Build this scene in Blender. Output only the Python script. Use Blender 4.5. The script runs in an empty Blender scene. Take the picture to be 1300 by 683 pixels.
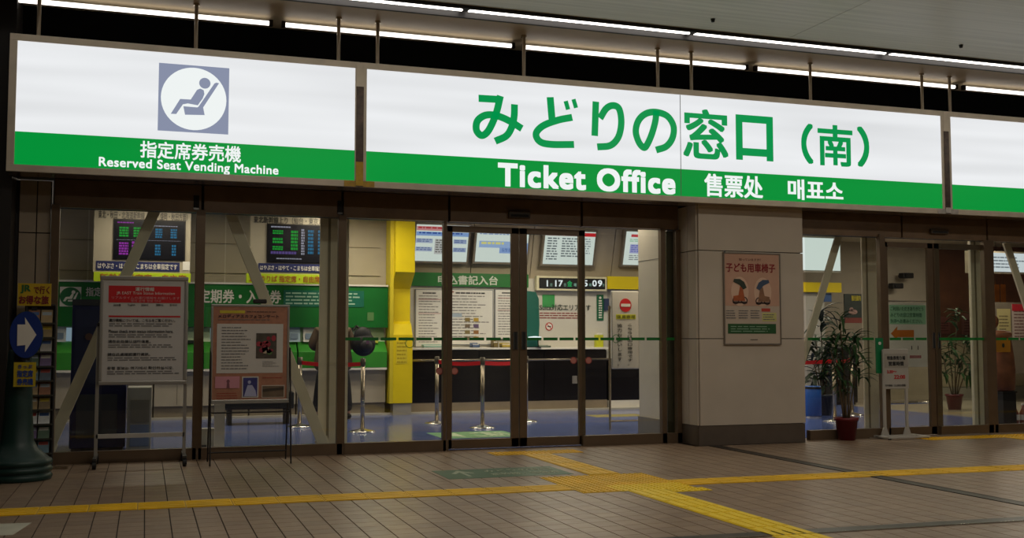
import bpy, bmesh, math, random
from mathutils import Vector, Matrix
random.seed(7)
S = bpy.context.scene
COL = S.collection

# ------------------------------------------------------------------ camera
CW, CH, CF = 1300, 683, 1362.0
CAM = Vector((0, -10.306, 1.1))
PHI = math.atan(466/1365); THE = math.atan(88.5/1362)
FW = Vector((math.sin(PHI)*math.cos(THE), math.cos(PHI)*math.cos(THE), math.sin(THE)))
RT = Vector((math.cos(PHI), -math.sin(PHI), 0))
UP = RT.cross(FW)
cd = bpy.data.cameras.new('camera'); co = bpy.data.objects.new('camera', cd); COL.objects.link(co)
cd.sensor_width = 36; cd.lens = CF/CW*36; cd.clip_end = 200
co.matrix_world = Matrix(((RT.x, UP.x, -FW.x, CAM.x), (RT.y, UP.y, -FW.y, CAM.y), (RT.z, UP.z, -FW.z, CAM.z), (0, 0, 0, 1)))
S.camera = co

# ------------------------------------------------------------------ world and exposure
S.view_settings.view_transform = 'Standard'; S.view_settings.look = 'None'
S.view_settings.exposure = 0.0; S.view_settings.gamma = 1.0; S.view_settings.use_curve_mapping = False
w = bpy.data.worlds.new('world'); S.world = w; w.use_nodes = True
w.node_tree.nodes['Background'].inputs[0].default_value = (.9, .95, 1, 1)
w.node_tree.nodes['Background'].inputs[1].default_value = 0.012

# ------------------------------------------------------------------ area lights: (x, y, z, sx, sy, watts, colour)
WARM = (1, .86, .68); NEUT = (1, .93, .82)
def area(name, x, y, z, sx, sy, p, c):
    l = bpy.data.lights.new(name, 'AREA'); l.shape = 'RECTANGLE'; l.size = sx; l.size_y = sy; l.energy = p; l.color = c
    o = bpy.data.objects.new(name, l); COL.objects.link(o); o.location = (x, y, z); return o
HALL = [(1.5, -4.0, 30), (6.5, -4.0, 34), (11.5, -4.0, 26), (1.5, -8.5, 36), (6.5, -8.5, 38), (12, -8.5, 32)]  # lamp rows out of view, added to fill the hall with light
for x, y, p in HALL: area('hall_fill', x, y, 4.02, 2.4, .25, p, NEUT)
INSIDE = [(.2, 1.6, 9), (.2, 3.9, 22), (2.7, 1.8, 16), (2.7, 4.1, 34), (5.6, 1.2, 26), (5.6, 3.6, 52), (9.0, 1.6, 24), (9.2, 4.0, 34), (12.6, 2.0, 26), (13.2, 4.0, 40)]
for x, y, p in INSIDE: area('office_lamp', x, y, 2.86, 1.2, .3, p, WARM)

# ------------------------------------------------------------------ pixel -> point on a real plane
def ray(px, py): return FW + RT*((px-CW/2)/CF) - UP*((py-CH/2)/CF)
def at(px, py, Y):
    d = ray(px, py); t = (Y-CAM.y)/d.y; p = CAM+d*t; return p.x, p.z
def gnd(px, py, z=0):
    d = ray(px, py); t = (z-CAM.z)/d.z; p = CAM+d*t; return p.x, p.y
def pix(x, y, z):
    v = Vector((x, y, z))-CAM; s = v.dot(FW)
    return CW/2+CF*v.dot(RT)/s, CH/2-CF*v.dot(UP)/s, s
def rect(px0, py0, px1, py1, Y):
    """X range, Z range of a rectangle standing on plane Y; heights read at its left edge"""
    xm = at(px0, (py0+py1)/2, Y)[0], at(px1, (py0+py1)/2, Y)[0]
    return xm[0], xm[1], at(px0, py1, Y)[1], at(px0, py0, Y)[1]

# ------------------------------------------------------------------ materials
def hx(s):
    s = s.lstrip('#'); v = [int(s[i:i+2], 16)/255 for i in (0, 2, 4)]
    return tuple(a/12.92 if a <= .04045 else ((a+.055)/1.055)**2.4 for a in v)
MC = {}
def mat(col, rough=.6, metal=0, var=.08, scale=6, emit=0, spec=.5, name=None):
    key = (col, rough, metal, var, scale, emit, spec)
    if key in MC: return MC[key]
    m = bpy.data.materials.new(name or 'surface_'+col.strip('#')); m.use_nodes = True; nt = m.node_tree; b = nt.nodes['Principled BSDF']
    c = hx(col)
    b.inputs['Roughness'].default_value = rough; b.inputs['Metallic'].default_value = metal
    b.inputs['Specular IOR Level'].default_value = spec
    if var:
        tc = nt.nodes.new('ShaderNodeTexCoord'); n = nt.nodes.new('ShaderNodeTexNoise'); n.inputs['Scale'].default_value = scale; n.inputs['Detail'].default_value = 4
        r = nt.nodes.new('ShaderNodeValToRGB'); nt.links.new(tc.outputs['Object'], n.inputs['Vector']); nt.links.new(n.outputs['Fac'], r.inputs['Fac'])
        r.color_ramp.elements[0].position = .3; r.color_ramp.elements[1].position = .7
        r.color_ramp.elements[0].color = (*[x*(1-var) for x in c], 1); r.color_ramp.elements[1].color = (*[min(1, x*(1+var)) for x in c], 1)
        nt.links.new(r.outputs[0], b.inputs['Base Color'])
        if emit: nt.links.new(r.outputs[0], b.inputs['Emission Color'])
    else:
        b.inputs['Base Color'].default_value = (*c, 1)
        if emit: b.inputs['Emission Color'].default_value = (*c, 1)
    b.inputs['Emission Strength'].default_value = emit
    MC[key] = m; return m
def glow(col, s, name=None, var=0):
    key = ('glow', col, s, var)
    if key in MC: return MC[key]
    m = bpy.data.materials.new(name or 'backlit_'+col.strip('#')); m.use_nodes = True; nt = m.node_tree; b = nt.nodes['Principled BSDF']
    b.inputs['Base Color'].default_value = (.006, .006, .006, 1); b.inputs['Roughness'].default_value = .35; b.inputs['Specular IOR Level'].default_value = .2
    c = hx(col)
    b.inputs['Emission Color'].default_value = (*c, 1); b.inputs['Emission Strength'].default_value = s
    if var:      # three tubes behind the sheet: soft horizontal unevenness of the backlight
        tc = nt.nodes.new('ShaderNodeTexCoord'); mp = nt.nodes.new('ShaderNodeMapping'); mp.inputs['Scale'].default_value = (.3, 1, 4.5)
        n = nt.nodes.new('ShaderNodeTexNoise'); n.inputs['Scale'].default_value = 1.1; n.inputs['Detail'].default_value = 1
        mr = nt.nodes.new('ShaderNodeMapRange'); mr.inputs['To Min'].default_value = s*(1-var); mr.inputs['To Max'].default_value = s*(1+var)
        nt.links.new(tc.outputs['Object'], mp.inputs['Vector']); nt.links.new(mp.outputs[0], n.inputs['Vector'])
        nt.links.new(n.outputs['Fac'], mr.inputs['Value']); nt.links.new(mr.outputs[0], b.inputs['Emission Strength'])
    MC[key] = m; return m
def glass_mat(tint, refl=1.0, name='glass'):
    m = bpy.data.materials.new(name); m.use_nodes = True; nt = m.node_tree; nt.nodes.clear()
    o = nt.nodes.new('ShaderNodeOutputMaterial'); mx = nt.nodes.new('ShaderNodeMixShader'); t = nt.nodes.new('ShaderNodeBsdfTransparent'); g = nt.nodes.new('ShaderNodeBsdfGlossy')
    lw = nt.nodes.new('ShaderNodeLayerWeight'); lw.inputs['Blend'].default_value = .5
    pw = nt.nodes.new('ShaderNodeMath'); pw.operation = 'POWER'; pw.inputs[1].default_value = 5; nt.links.new(lw.outputs['Facing'], pw.inputs[0])
    f = nt.nodes.new('ShaderNodeMath'); f.operation = 'MULTIPLY_ADD'; f.inputs[1].default_value = .95; f.inputs[2].default_value = .035; nt.links.new(pw.outputs[0], f.inputs[0])
    t.inputs[0].default_value = (*tint, 1); g.inputs[0].default_value = (refl, refl, refl, 1); g.inputs['Roughness'].default_value = .01
    nt.links.new(f.outputs[0], mx.inputs[0]); nt.links.new(t.outputs[0], mx.inputs[1]); nt.links.new(g.outputs[0], mx.inputs[2]); nt.links.new(mx.outputs[0], o.inputs[0])
    return m
GLASS = glass_mat((.93, .95, .93))
def brushed(col, rough=.28, name='brushed_steel'):
    m = bpy.data.materials.new(name); m.use_nodes = True; nt = m.node_tree; b = nt.nodes['Principled BSDF']
    b.inputs['Base Color'].default_value = (*hx(col), 1); b.inputs['Metallic'].default_value = .9; b.inputs['Roughness'].default_value = rough
    tc = nt.nodes.new('ShaderNodeTexCoord'); mp = nt.nodes.new('ShaderNodeMapping'); mp.inputs['Scale'].default_value = (60, 60, 2)
    n = nt.nodes.new('ShaderNodeTexNoise'); n.inputs['Scale'].default_value = 4; bp = nt.nodes.new('ShaderNodeBump'); bp.inputs['Strength'].default_value = .04
    nt.links.new(tc.outputs['Object'], mp.inputs['Vector']); nt.links.new(mp.outputs[0], n.inputs['Vector']); nt.links.new(n.outputs['Fac'], bp.inputs['Height']); nt.links.new(bp.outputs[0], b.inputs['Normal'])
    return m
def tile_mat(name, base, pitch, ox, oy, rough=.34, spread=.16):
    """each cell of the paving has a slightly different baked-clay tone"""
    m = bpy.data.materials.new(name); m.use_nodes = True; nt = m.node_tree; b = nt.nodes['Principled BSDF']; L = nt.links.new
    g = nt.nodes.new('ShaderNodeNewGeometry'); mp = nt.nodes.new('ShaderNodeMapping'); mp.inputs['Location'].default_value = (-ox/pitch, -oy/pitch, 0); mp.inputs['Scale'].default_value = (1/pitch, 1/pitch, 0)
    L(g.outputs['Position'], mp.inputs['Vector'])
    fl = nt.nodes.new('ShaderNodeVectorMath'); fl.operation = 'FLOOR'; L(mp.outputs[0], fl.inputs[0])
    wn = nt.nodes.new('ShaderNodeTexWhiteNoise'); wn.noise_dimensions = '2D'; L(fl.outputs[0], wn.inputs['Vector'])
    n = nt.nodes.new('ShaderNodeTexNoise'); n.inputs['Scale'].default_value = .55; n.inputs['Detail'].default_value = 5; L(g.outputs['Position'], n.inputs['Vector'])
    ad = nt.nodes.new('ShaderNodeMath'); ad.operation = 'MULTIPLY_ADD'; L(wn.outputs['Value'], ad.inputs[0]); ad.inputs[1].default_value = .45; L(n.outputs['Fac'], ad.inputs[2])
    r = nt.nodes.new('ShaderNodeValToRGB'); L(ad.outputs[0], r.inputs['Fac']); c = hx(base)
    r.color_ramp.elements[0].position = .35; r.color_ramp.elements[0].color = (*[x*(1-spread) for x in c], 1)
    r.color_ramp.elements[1].position = 1.05; r.color_ramp.elements[1].color = (c[0]*(1+spread), c[1]*(1+spread), c[2]*(1+spread*.7), 1)
    L(r.outputs[0], b.inputs['Base Color'])
    n2 = nt.nodes.new('ShaderNodeTexNoise'); n2.inputs['Scale'].default_value = 9; L(g.outputs['Position'], n2.inputs['Vector'])
    mr = nt.nodes.new('ShaderNodeMapRange'); mr.inputs['To Min'].default_value = rough-.08; mr.inputs['To Max'].default_value = rough+.12; L(n2.outputs['Fac'], mr.inputs['Value']); L(mr.outputs[0], b.inputs['Roughness'])
    return m
def panel_ceiling_mat(name, base, rough):
    """brushed metal spandrel with faint streaks along the hall"""
    m = bpy.data.materials.new(name); m.use_nodes = True; nt = m.node_tree; b = nt.nodes['Principled BSDF']; L = nt.links.new
    g = nt.nodes.new('ShaderNodeNewGeometry'); mp = nt.nodes.new('ShaderNodeMapping'); mp.inputs['Scale'].default_value = (.25, 9, 1); L(g.outputs['Position'], mp.inputs['Vector'])
    n = nt.nodes.new('ShaderNodeTexNoise'); n.inputs['Scale'].default_value = 2.2; n.inputs['Detail'].default_value = 4; L(mp.outputs[0], n.inputs['Vector'])
    r = nt.nodes.new('ShaderNodeValToRGB'); c = hx(base); r.color_ramp.elements[0].position = .3; r.color_ramp.elements[1].position = .75
    r.color_ramp.elements[0].color = (*[x*.86 for x in c], 1); r.color_ramp.elements[1].color = (*[x*1.12 for x in c], 1)
    L(n.outputs['Fac'], r.inputs['Fac']); L(r.outputs[0], b.inputs['Base Color']); b.inputs['Roughness'].default_value = rough
    return m
STEEL = brushed('#b5a894', .25); FRAME = mat('#6e5b47', .35, metal=.35, var=.08); CHROME = brushed('#d8d4cc', .12, 'polished_steel')
BLACK = mat('#0c0b0b', .6, var=0); DARK = mat('#1b1614', .6)
WHITE = mat('#e4dfd4', .5, var=.03); CREAM = mat('#d3c6ab', .6, var=.04); PANEL = mat('#c2b5a4', .5, var=.05, scale=2.5)
BASEB = mat('#5b4f44', .45, var=.12); YEL = mat('#e8cf00', .5, var=.04); TACT = mat('#e3b400', .55, var=.16, scale=3); TACTN = mat('#f2cf00', .5, var=.06)
PAPER = mat('#e6e3da', .55, var=.02); RED = mat('#c4161c', .5, var=0); GREEN = mat('#0c7a2c', .45, var=.05); LGREEN = mat('#4fae3a', .4, var=.05)
INK = mat('#2a2a2c', .6, var=0); GREYINK = mat('#6f6d6c', .6, var=0); NAVY = mat('#1a2358', .5, var=0)

# ------------------------------------------------------------------ mesh building
class MB:
    def __init__(s): s.b = bmesh.new()
    def hexa(s, p):
        v = [s.b.verts.new(q) for q in p]
        for f in ((0, 3, 2, 1), (4, 5, 6, 7), (0, 1, 5, 4), (1, 2, 6, 5), (2, 3, 7, 6), (3, 0, 4, 7)): s.b.faces.new([v[i] for i in f])
        return s
    def box(s, x0, x1, y0, y1, z0, z1):
        return s.hexa([(x0, y0, z0), (x1, y0, z0), (x1, y1, z0), (x0, y1, z0), (x0, y0, z1), (x1, y0, z1), (x1, y1, z1), (x0, y1, z1)])
    def bar(s, a, b, wdt, dep, side=(0, 1, 0)):
        """square bar from a to b; dep measured along side"""
        a = Vector(a); b = Vector(b); d = (b-a).normalized(); sd = Vector(side); sd = (sd-d*sd.dot(d)).normalized(); n = d.cross(sd)
        q = []
        for p in (a, b):
            for i, j in ((-1, -1), (1, -1), (1, 1), (-1, 1)): q.append(p+n*(i*wdt/2)+sd*(j*dep/2))
        return s.hexa(q)
    def prism(s, pts, off):
        off = Vector(off); a = [s.b.verts.new(p) for p in pts]; c = [s.b.verts.new(Vector(p)+off) for p in pts]; n = len(pts)
        s.b.faces.new(a[::-1]); s.b.faces.new(c)
        for i in range(n): s.b.faces.new((a[i], a[(i+1) % n], c[(i+1) % n], c[i]))
        return s
    def poly(s, pts2, y0, y1): return s.prism([(x, y0, z) for x, z in pts2], (0, y1-y0, 0))
    def tube(s, a, b, r0, r1=None, seg=12):
        r1 = r0 if r1 is None else r1; a = Vector(a); b = Vector(b); d = (b-a).normalized()
        t = Vector((0, 0, 1)) if abs(d.z) < .9 else Vector((1, 0, 0)); u = d.cross(t).normalized(); v = d.cross(u)
        A = [s.b.verts.new(a+(u*math.cos(k*2*math.pi/seg)+v*math.sin(k*2*math.pi/seg))*r0) for k in range(seg)]
        B = [s.b.verts.new(b+(u*math.cos(k*2*math.pi/seg)+v*math.sin(k*2*math.pi/seg))*r1) for k in range(seg)]
        for k in range(seg): s.b.faces.new((A[k], A[(k+1) % seg], B[(k+1) % seg], B[k]))
        s.b.faces.new(A[::-1]); s.b.faces.new(B); return s
    def path(s, pts, r, seg=8):
        for a, b in zip(pts, pts[1:]): s.tube(a, b, r, r, seg)
        return s
    def lathe(s, x, y, prof, seg=24):
        rings = [[s.b.verts.new((x+r*math.cos(k*2*math.pi/seg), y+r*math.sin(k*2*math.pi/seg), z)) for k in range(seg)] for r, z in prof]
        for A, B in zip(rings, rings[1:]):
            for k in range(seg): s.b.faces.new((A[k], A[(k+1) % seg], B[(k+1) % seg], B[k]))
        s.b.faces.new(rings[0][::-1]); s.b.faces.new(rings[-1]); return s
    def disc(s, x, z, rx, rz, y0, y1, seg=32, rin=0):
        c = [(x+rx*math.cos(k*2*math.pi/seg), z+rz*math.sin(k*2*math.pi/seg)) for k in range(seg)]
        if not rin: return s.poly(c, y0, y1)
        i = [(x+rx*rin*math.cos(k*2*math.pi/seg), z+rz*rin*math.sin(k*2*math.pi/seg)) for k in range(seg)]
        for k in range(seg):
            j = (k+1) % seg; s.poly([c[k], c[j], i[j], i[k]], y0, y1)
        return s
    def ball(s, c, r, sx=1, sy=1, sz=1, seg=12):
        m = Matrix.Translation(c) @ Matrix.Diagonal((r*sx, r*sy, r*sz, 1)); bmesh.ops.create_uvsphere(s.b, u_segments=seg, v_segments=seg//2+2, radius=1, matrix=m); return s
def wloc(o):
    v = Vector((0, 0, 0))
    while o: v += o.location; o = o.parent
    return v
def obj(name, mb, m, parent=None, bev=0, smooth=False, loc=None, label=None):
    b = mb.b; base = wloc(parent) if parent else Vector((0, 0, 0))
    if parent is None and loc is None:
        xs = [v.co for v in b.verts]; base = Vector(((min(v.x for v in xs)+max(v.x for v in xs))/2, (min(v.y for v in xs)+max(v.y for v in xs))/2, min(v.z for v in xs)))
    elif parent is None: base = Vector(loc)
    bmesh.ops.recalc_face_normals(b, faces=b.faces)
    bmesh.ops.translate(b, vec=-base, verts=b.verts)
    me = bpy.data.meshes.new(name); b.to_mesh(me); b.free(); me.materials.append(m)
    if smooth:
        for p in me.polygons: p.use_smooth = True
    o = bpy.data.objects.new(name, me); COL.objects.link(o)
    if parent: o.parent = parent
    else: o.location = base
    if bev:
        md = o.modifiers.new('bevel', 'BEVEL'); md.width = bev; md.segments = 2; md.limit_method = 'ANGLE'
    if label: o['label'] = label
    return o
def tag(o, label, cat=None, group=None, kind=None):
    o['label'] = label
    if cat: o['category'] = cat
    if group: o['group'] = group
    if kind: o['kind'] = kind
    return o
def thing(name, label, cat, loc, group=None):
    o = bpy.data.objects.new(name, None); o.empty_display_size = .1; COL.objects.link(o); o.location = loc; return tag(o, label, cat, group)
def struct(name, mb, m, label=None, bev=0):
    o = obj(name, mb, m, None, bev); o['kind'] = 'structure'
    if label: o['label'] = label
    return o
def srf(x0, x1, z0, z1, Y, m, name, parent, t=.004, label=None):
    return obj(name, MB().box(x0, x1, Y-t, Y, z0, z1), m, parent, label=label)

# ------------------------------------------------------------------ lettering
def text(body, x0, x1, z0, z1, Y, m, parent, name='lettering', bold=0., track=1., thick=.002, floor=False, res=3, join=True, shear=0.):
    cu = bpy.data.curves.new('text', 'FONT'); cu.body = body; cu.size = 1; cu.resolution_u = res; cu.align_x = 'LEFT'; cu.space_line = 1.25; cu.space_character = track; cu.shear = shear
    o = bpy.data.objects.new('text', cu); me = bpy.data.meshes.new_from_object(o)
    bpy.data.objects.remove(o); bpy.data.curves.remove(cu)
    if not len(me.vertices): return None
    if bold:      # heavier weight: the outline is swept a little in eight directions
        b = bmesh.new()
        lay = 0
        for dx, dy in ((0, 0), (1, 1), (1, -1), (-1, 1), (-1, -1), (1, 0), (-1, 0), (0, 1), (0, -1)):
            lay += .00018; n0 = len(b.verts); b.from_mesh(me); b.verts.ensure_lookup_table()
            for v in b.verts[n0:]: v.co.x += dx*bold; v.co.y += dy*bold; v.co.z = lay
        b.to_mesh(me); b.free()
    xs = [v.co.x for v in me.vertices]; ys = [v.co.y for v in me.vertices]
    ax, bx, ay, by = min(xs), max(xs), min(ys), max(ys); base = wloc(parent)
    for v in me.vertices:
        X = x0+(v.co.x-ax)/(bx-ax)*(x1-x0); V = z0+(v.co.y-ay)/max(1e-6, by-ay)*(z1-z0)
        v.co = (Vector((X, V, Y+v.co.z)) if floor else Vector((X, Y-v.co.z, V)))-base
    me.materials.clear(); me.materials.append(m); me.name = name
    b = bmesh.new(); b.from_mesh(me)
    r = bmesh.ops.extrude_face_region(b, geom=b.faces[:]); vs = [e for e in r['geom'] if isinstance(e, bmesh.types.BMVert)]
    bmesh.ops.translate(b, vec=(0, 0, thick) if floor else (0, -thick, 0), verts=vs)
    b.to_mesh(me); b.free()
    q = bpy.data.objects.new(name, me); COL.objects.link(q); q.parent = parent; return q
def ptext(body, px0, py0, px1, py1, Y, m, parent, **k):
    """lettering between pixel columns px0..px1, heights read at its left edge"""
    x0, x1, z0, z1 = rect(px0, py0, px1, py1, Y); return text(body, x0, x1, z0, z1, Y, m, parent, **k)
def lines(x0, x1, z0, z1, n, Y, m, parent, fill=.45, name='printed_text', ragged=.35, words=9):
    """print too small to read: broken rows of short strokes"""
    mb = MB(); p = (z1-z0)/n
    for i in range(n):
        zt = z1-p*i-p*(1-fill)/2; x = x0; end = x1-(x1-x0)*random.uniform(0, ragged)
        while x < end:
            wd = (x1-x0)/words*random.uniform(.4, 1.5); e = min(end, x+wd)
            mb.box(x, e, Y-.0015, Y, zt-p*fill, zt); x = e+(x1-x0)/words*.16
    return obj(name, mb, m, parent)

# ================================================================== SETTING: floor
P0 = .148; OX = .0205-P0*30; OY = -7.4
TILE = tile_mat('clay_tile', '#8b7562', P0, OX, OY)
GROUT = mat('#2e211c', .8, var=.1)
base = struct('floor', MB().box(-9, 24, -18, .05, -.3, -.006), GROUT, 'brown square clay tile floor of the station hall')
NX, NY = 128, 50
cells = []
for i in range(NX):
    for j in range(NY):
        x = OX+i*P0; y = OY+j*P0; cx, cy = x+P0/2, y+P0/2
        if cy > -.02: continue
        if 5.41 < cx < 6.70 and cy > -.42: continue
        if abs(cx-(5.62)) < .03 and cy > -4.8: pass
        u, v, s = pix(cx, cy, 0)
        vis = s > .5 and 8 < u < 1292 and 8 < v < 679
        cells.append((s if vis else 999, x, y))
cells.sort()
tm = None
def tile_box(mb, x, y):
    return mb.box(x+.0035, x+P0-.0035, y+.0018, y+P0-.0018, -.02, 0)
for k, (s, x, y) in enumerate(cells[:300]):
    if tm is None:
        t = obj('tile', tile_box(MB(), -P0/2, -P0/2), TILE, loc=(0, 0, 0)); tm = t.data
    else:
        t = bpy.data.objects.new('tile', tm); COL.objects.link(t)
    t.parent = base; t.location = Vector((x+P0/2, y+P0/2, 0))-base.location
mb = MB()
for s, x, y in cells[300:]: tile_box(mb, x, y)
o = obj('tile', mb, TILE, base); o['kind'] = 'stuff'
# office floor: blue vinyl, lighter border at the waiting room
struct('floor_2', MB().box(-3, 11.0, .05, 5.45, -.3, .0), mat('#5b6da6', .16, var=.05, scale=1.2), 'glossy blue vinyl floor inside the ticket office')
struct('floor_3', MB().box(11.0, 24, .05, 8, -.3, .0).box(-3, 11.0, 5.45, 8, -.3, .0), mat('#a39a88', .2, var=.06, scale=1.2), 'glossy beige floor of the waiting room at the right')
struct('trim_1', MB().box(-3, 11.0, 5.02, 5.13, 0, .03), mat('#b9b4a8', .5), 'pale skirting strip along the foot of the machines')

# expansion joints across the hall floor
t = thing('floor_joint', 'dark metal expansion joint running from the pillar towards the camera', 'joint', (5.56, -2.6, 0))
obj('cover_plate', MB().box(5.50, 5.60, -6.5, -.45, -.005, .004), mat('#3b352f', .4, metal=.6, var=.3), t)
obj('edge_strip', MB().box(5.60, 5.615, -6.5, -.45, -.005, .006), brushed('#6b6258', .3), t)
t = thing('floor_joint', 'dark expansion joint crossing the near floor parallel to the shopfront', 'joint', (6, -5.0, 0))
mb = MB(); mb.prism([(2.2, -4.86, 0), (9, -5.12, 0), (9, -5.24, 0), (2.2, -4.98, 0)], (0, 0, .004)); obj('cover_plate', mb, mat('#4a4641', .35, metal=.5, var=.3), t)
mb = MB(); mb.prism([(2.2, -4.978, 0), (9, -5.238, 0), (9, -5.252, 0), (2.2, -4.992, 0)], (0, 0, .006)); obj('edge_strip', mb, brushed('#a8a6a2', .2), t)

# ------------------------------------------------------------------ tactile paving
def tactile_bar(t, x, y, lx, ly, along, m, n=4):
    """300 mm guiding tile: plate with raised bars"""
    mb = MB().box(x, x+lx, y, y+ly, 0, .004)
    for k in range(n):
        if along == 'x':
            c = y+ly*(k+.5)/n; mb.box(x+.01, x+lx-.01, c-.025, c+.025, .004, .007)
        else:
            c = x+lx*(k+.5)/n; mb.box(c-.025, c+.025, y+.01, y+ly-.01, .004, .007)
    return obj('tactile_tile', mb, m, t)
def dots(mb, x, y, lx, ly, n=6):
    for i in range(n):
        for j in range(n):
            cx, cy = x+lx*(i+.5)/n, y+ly*(j+.5)/n; r = .011
            mb.prism([(cx+r*math.cos(a*math.pi/3), cy+r*math.sin(a*math.pi/3), .004) for a in range(6)], (0, 0, .005))
def tactile_dot(t, x, y, lx, ly, m, n=6):
    mb = MB().box(x, x+lx, y, y+ly, 0, .004); dots(mb, x, y, lx, ly, n); return obj('tactile_tile', mb, m, t)
t = thing('tactile_strip', 'long yellow tactile guiding strip parallel to the shopfront', 'tactile paving', (3, -2.75, 0))
x = -3.02
while x < 14:
    yy = -2.60-.026*max(0, x+.5)
    if not (2.86 < x+.15 < 4.0): tactile_bar(t, x, yy-.3, .296, .296, 'x', TACT)
    x += .3
t = thing('tactile_pad', 'yellow dotted tactile warning pad where the strips cross', 'tactile paving', (3.45, -2.7, 0))
for i in range(3):
    for j in range(3):
        tactile_dot(t, 2.98+i*.3, -3.15+j*.3, .296, .296, TACT if j > 0 or i == 0 else TACTN)
t = thing('tactile_strip', 'yellow tactile guiding strip leading up to the sliding doors', 'tactile paving', (3.48, -1.4, 0))
for k in range(6): tactile_bar(t, 3.42, -.61-(k+1)*.27, .27, .266, 'y', TACT)
t = thing('tactile_strip', 'bright new yellow tactile strip running from the crossing towards the camera', 'tactile paving', (3.46, -5, 0))
for k in range(16): tactile_bar(t, 3.33, -3.16-(k+1)*.27, .285, .268, 'y', TACTN)
for k in range(2): tactile_dot(t, 3.63+k*.15, -3.31, .148, .148, TACTN, 3)
t = thing('tactile_pad', 'yellow tactile warning bar just outside the central sliding doors', 'tactile paving', (3.6, -.45, 0))
for k in range(3): tactile_dot(t, 3.15+k*.3, -.60, .296, .26, TACT)
t = thing('tactile_pad', 'yellow dotted tactile bar outside the right-hand sliding doors', 'tactile paving', (8.9, -.55, 0))
for k in range(6): tactile_dot(t, 8.1+k*.3, -.66, .296, .26, TACT)
t = thing('tactile_strip', 'yellow tactile strip leading away from the right-hand doors', 'tactile paving', (9.5, -1.6, 0))
for k in range(6): tactile_bar(t, 9.1, -.67-(k+1)*.27, .27, .266, 'y', TACT)

# ================================================================== SETTING: ceiling
ZC = 4.10
struct('ceiling', MB().box(-9, 24, -1.0, .4, ZC, ZC+.3), mat('#b9a88c', .5, var=.05), 'beige ceiling band above the illuminated signs')
GC = panel_ceiling_mat('grey_spandrel', '#e2e0d8', .38)
cl = struct('ceiling_2', MB().box(-9, 24, -18, -1.18, ZC+.02, ZC+.3), BLACK, 'grey metal panel ceiling of the hall')
for xa, xb in ((-9, -5.4), (-5.4, -1.6), (-1.6, 2.2), (2.2, 6.03), (6.03, 9.85), (9.85, 13.6), (13.6, 24)):
    for ya, yb in ((-4.6, -1.18), (-8.2, -4.61), (-18, -8.21)):
        obj('ceiling_panel', MB().box(xa+.004, xb-.004, ya, yb, ZC, ZC+.02), GC, cl)
struct('ceiling_3', MB().box(-3, 24, .1, 8, 2.9, 3.1), mat('#d8cfba', .6, var=.03), 'cream ceiling inside the office')
struct('trim_2', MB().box(-9, 24, -1.0, -.965, ZC-.055, ZC).box(-9, 24, -1.19, -1.165, ZC-.03, ZC+.02), mat('#2c2a2a', .5, metal=.3), 'dark metal edge of the ceiling lamp channel')
struct('trim_3', MB().box(-9, 24, -1.17, -.99, ZC+.02, ZC+.1), mat('#4a4743', .5), 'recess of the ceiling lamp channel')
# lamp rows
TUBE = glow('#fff8ee', 5, 'fluorescent_tube'); TUBE2 = glow('#fff6ea', 2.4, 'covered_tube')
def lamp(x0, x1, y, z, rad, lab, grp, TUBE=TUBE):
    t = thing('ceiling_light', lab, 'light', ((x0+x1)/2, y, z), grp)
    obj('tube', MB().tube((x0+.03, y, z-.02), (x1-.03, y, z-.02), rad, seg=10), TUBE, t, smooth=True)
    obj('socket', MB().box(x0, x0+.035, y-rad, y+rad, z-.045, z+.01), DARK, t); obj('socket', MB().box(x1-.035, x1, y-rad, y+rad, z-.045, z+.01), DARK, t)
bx = [-6.6, -4.27, -1.95, .38, 2.70, 5.013, 7.315, 9.63, 11.95, 14.3]
BL = ['far left, outside the picture', 'second beyond the left edge', 'just beyond the left edge', 'entering at the top left, ending above the kana', 'above the middle of the office sign', 'above the bracketed character', 'reaching the right edge', 'beyond the right edge', 'farthest right']
for k in range(9): lamp(bx[k], bx[k+1], -1.08, ZC+.03, .034, 'long tube in the grey ceiling channel, '+BL[k], 'tube lamps in the hall ceiling channel')
ax = [-3.9, -1.4, 1.11, 3.50, 6.18, 8.98, 11.7, 14.4]
AL = ['left of the pictogram sign', 'above the pictogram', 'above the joint of the first two signs', 'above the kana of the office sign', 'above the bracketed character', 'above the blank sign', 'beyond the right edge']
for k in range(7): lamp(ax[k]+.04, ax[k+1]-.04, -.25, ZC-.04, .021, 'tube lamp under the beige ceiling band, '+AL[k], 'tube lamps behind the signs', TUBE2)
# small ceiling fittings seen above the sign
for u, v in ((905, 24), (1220, 57)):
    gx, gy = gnd(u, v, ZC)
    tag(obj('ceiling_stud', MB().tube((gx, gy, ZC), (gx, gy, ZC-.03), .022, .015, 12), DARK), 'small dark round fitting on the grey ceiling '+('above the big office sign' if u < 1000 else 'towards the right edge'), 'fitting')

# ================================================================== SETTING: walls
struct('wall_back', MB().box(-3, 10.4, 5.45, 5.6, 0, 2.9), CREAM, 'cream rear wall of the ticket office')
struct('wall_back_2', MB().box(10.4, 24, 6.5, 6.65, 0, 2.9), mat('#b5ab9b', .6, var=.04), 'grey beige far wall of the waiting room')
struct('wall_back_3', MB().box(10.35, 10.45, 5.45, 6.6, 0, 2.9), WHITE)
struct('wall_left', MB().box(-3.1, -3, 0, 5.6, 0, 2.9), CREAM)
struct('wall_upper', MB().box(-9, 24, .1, .3, 2.9, ZC), mat('#060606', .9, var=.2, spec=.05), 'black recessed wall above the shopfront')
struct('wall_front', MB().box(-9, -1.10, -.35, .3, 0, ZC), mat('#1d1815', .55, var=.2), 'dark brown pillar at the left edge')
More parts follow.
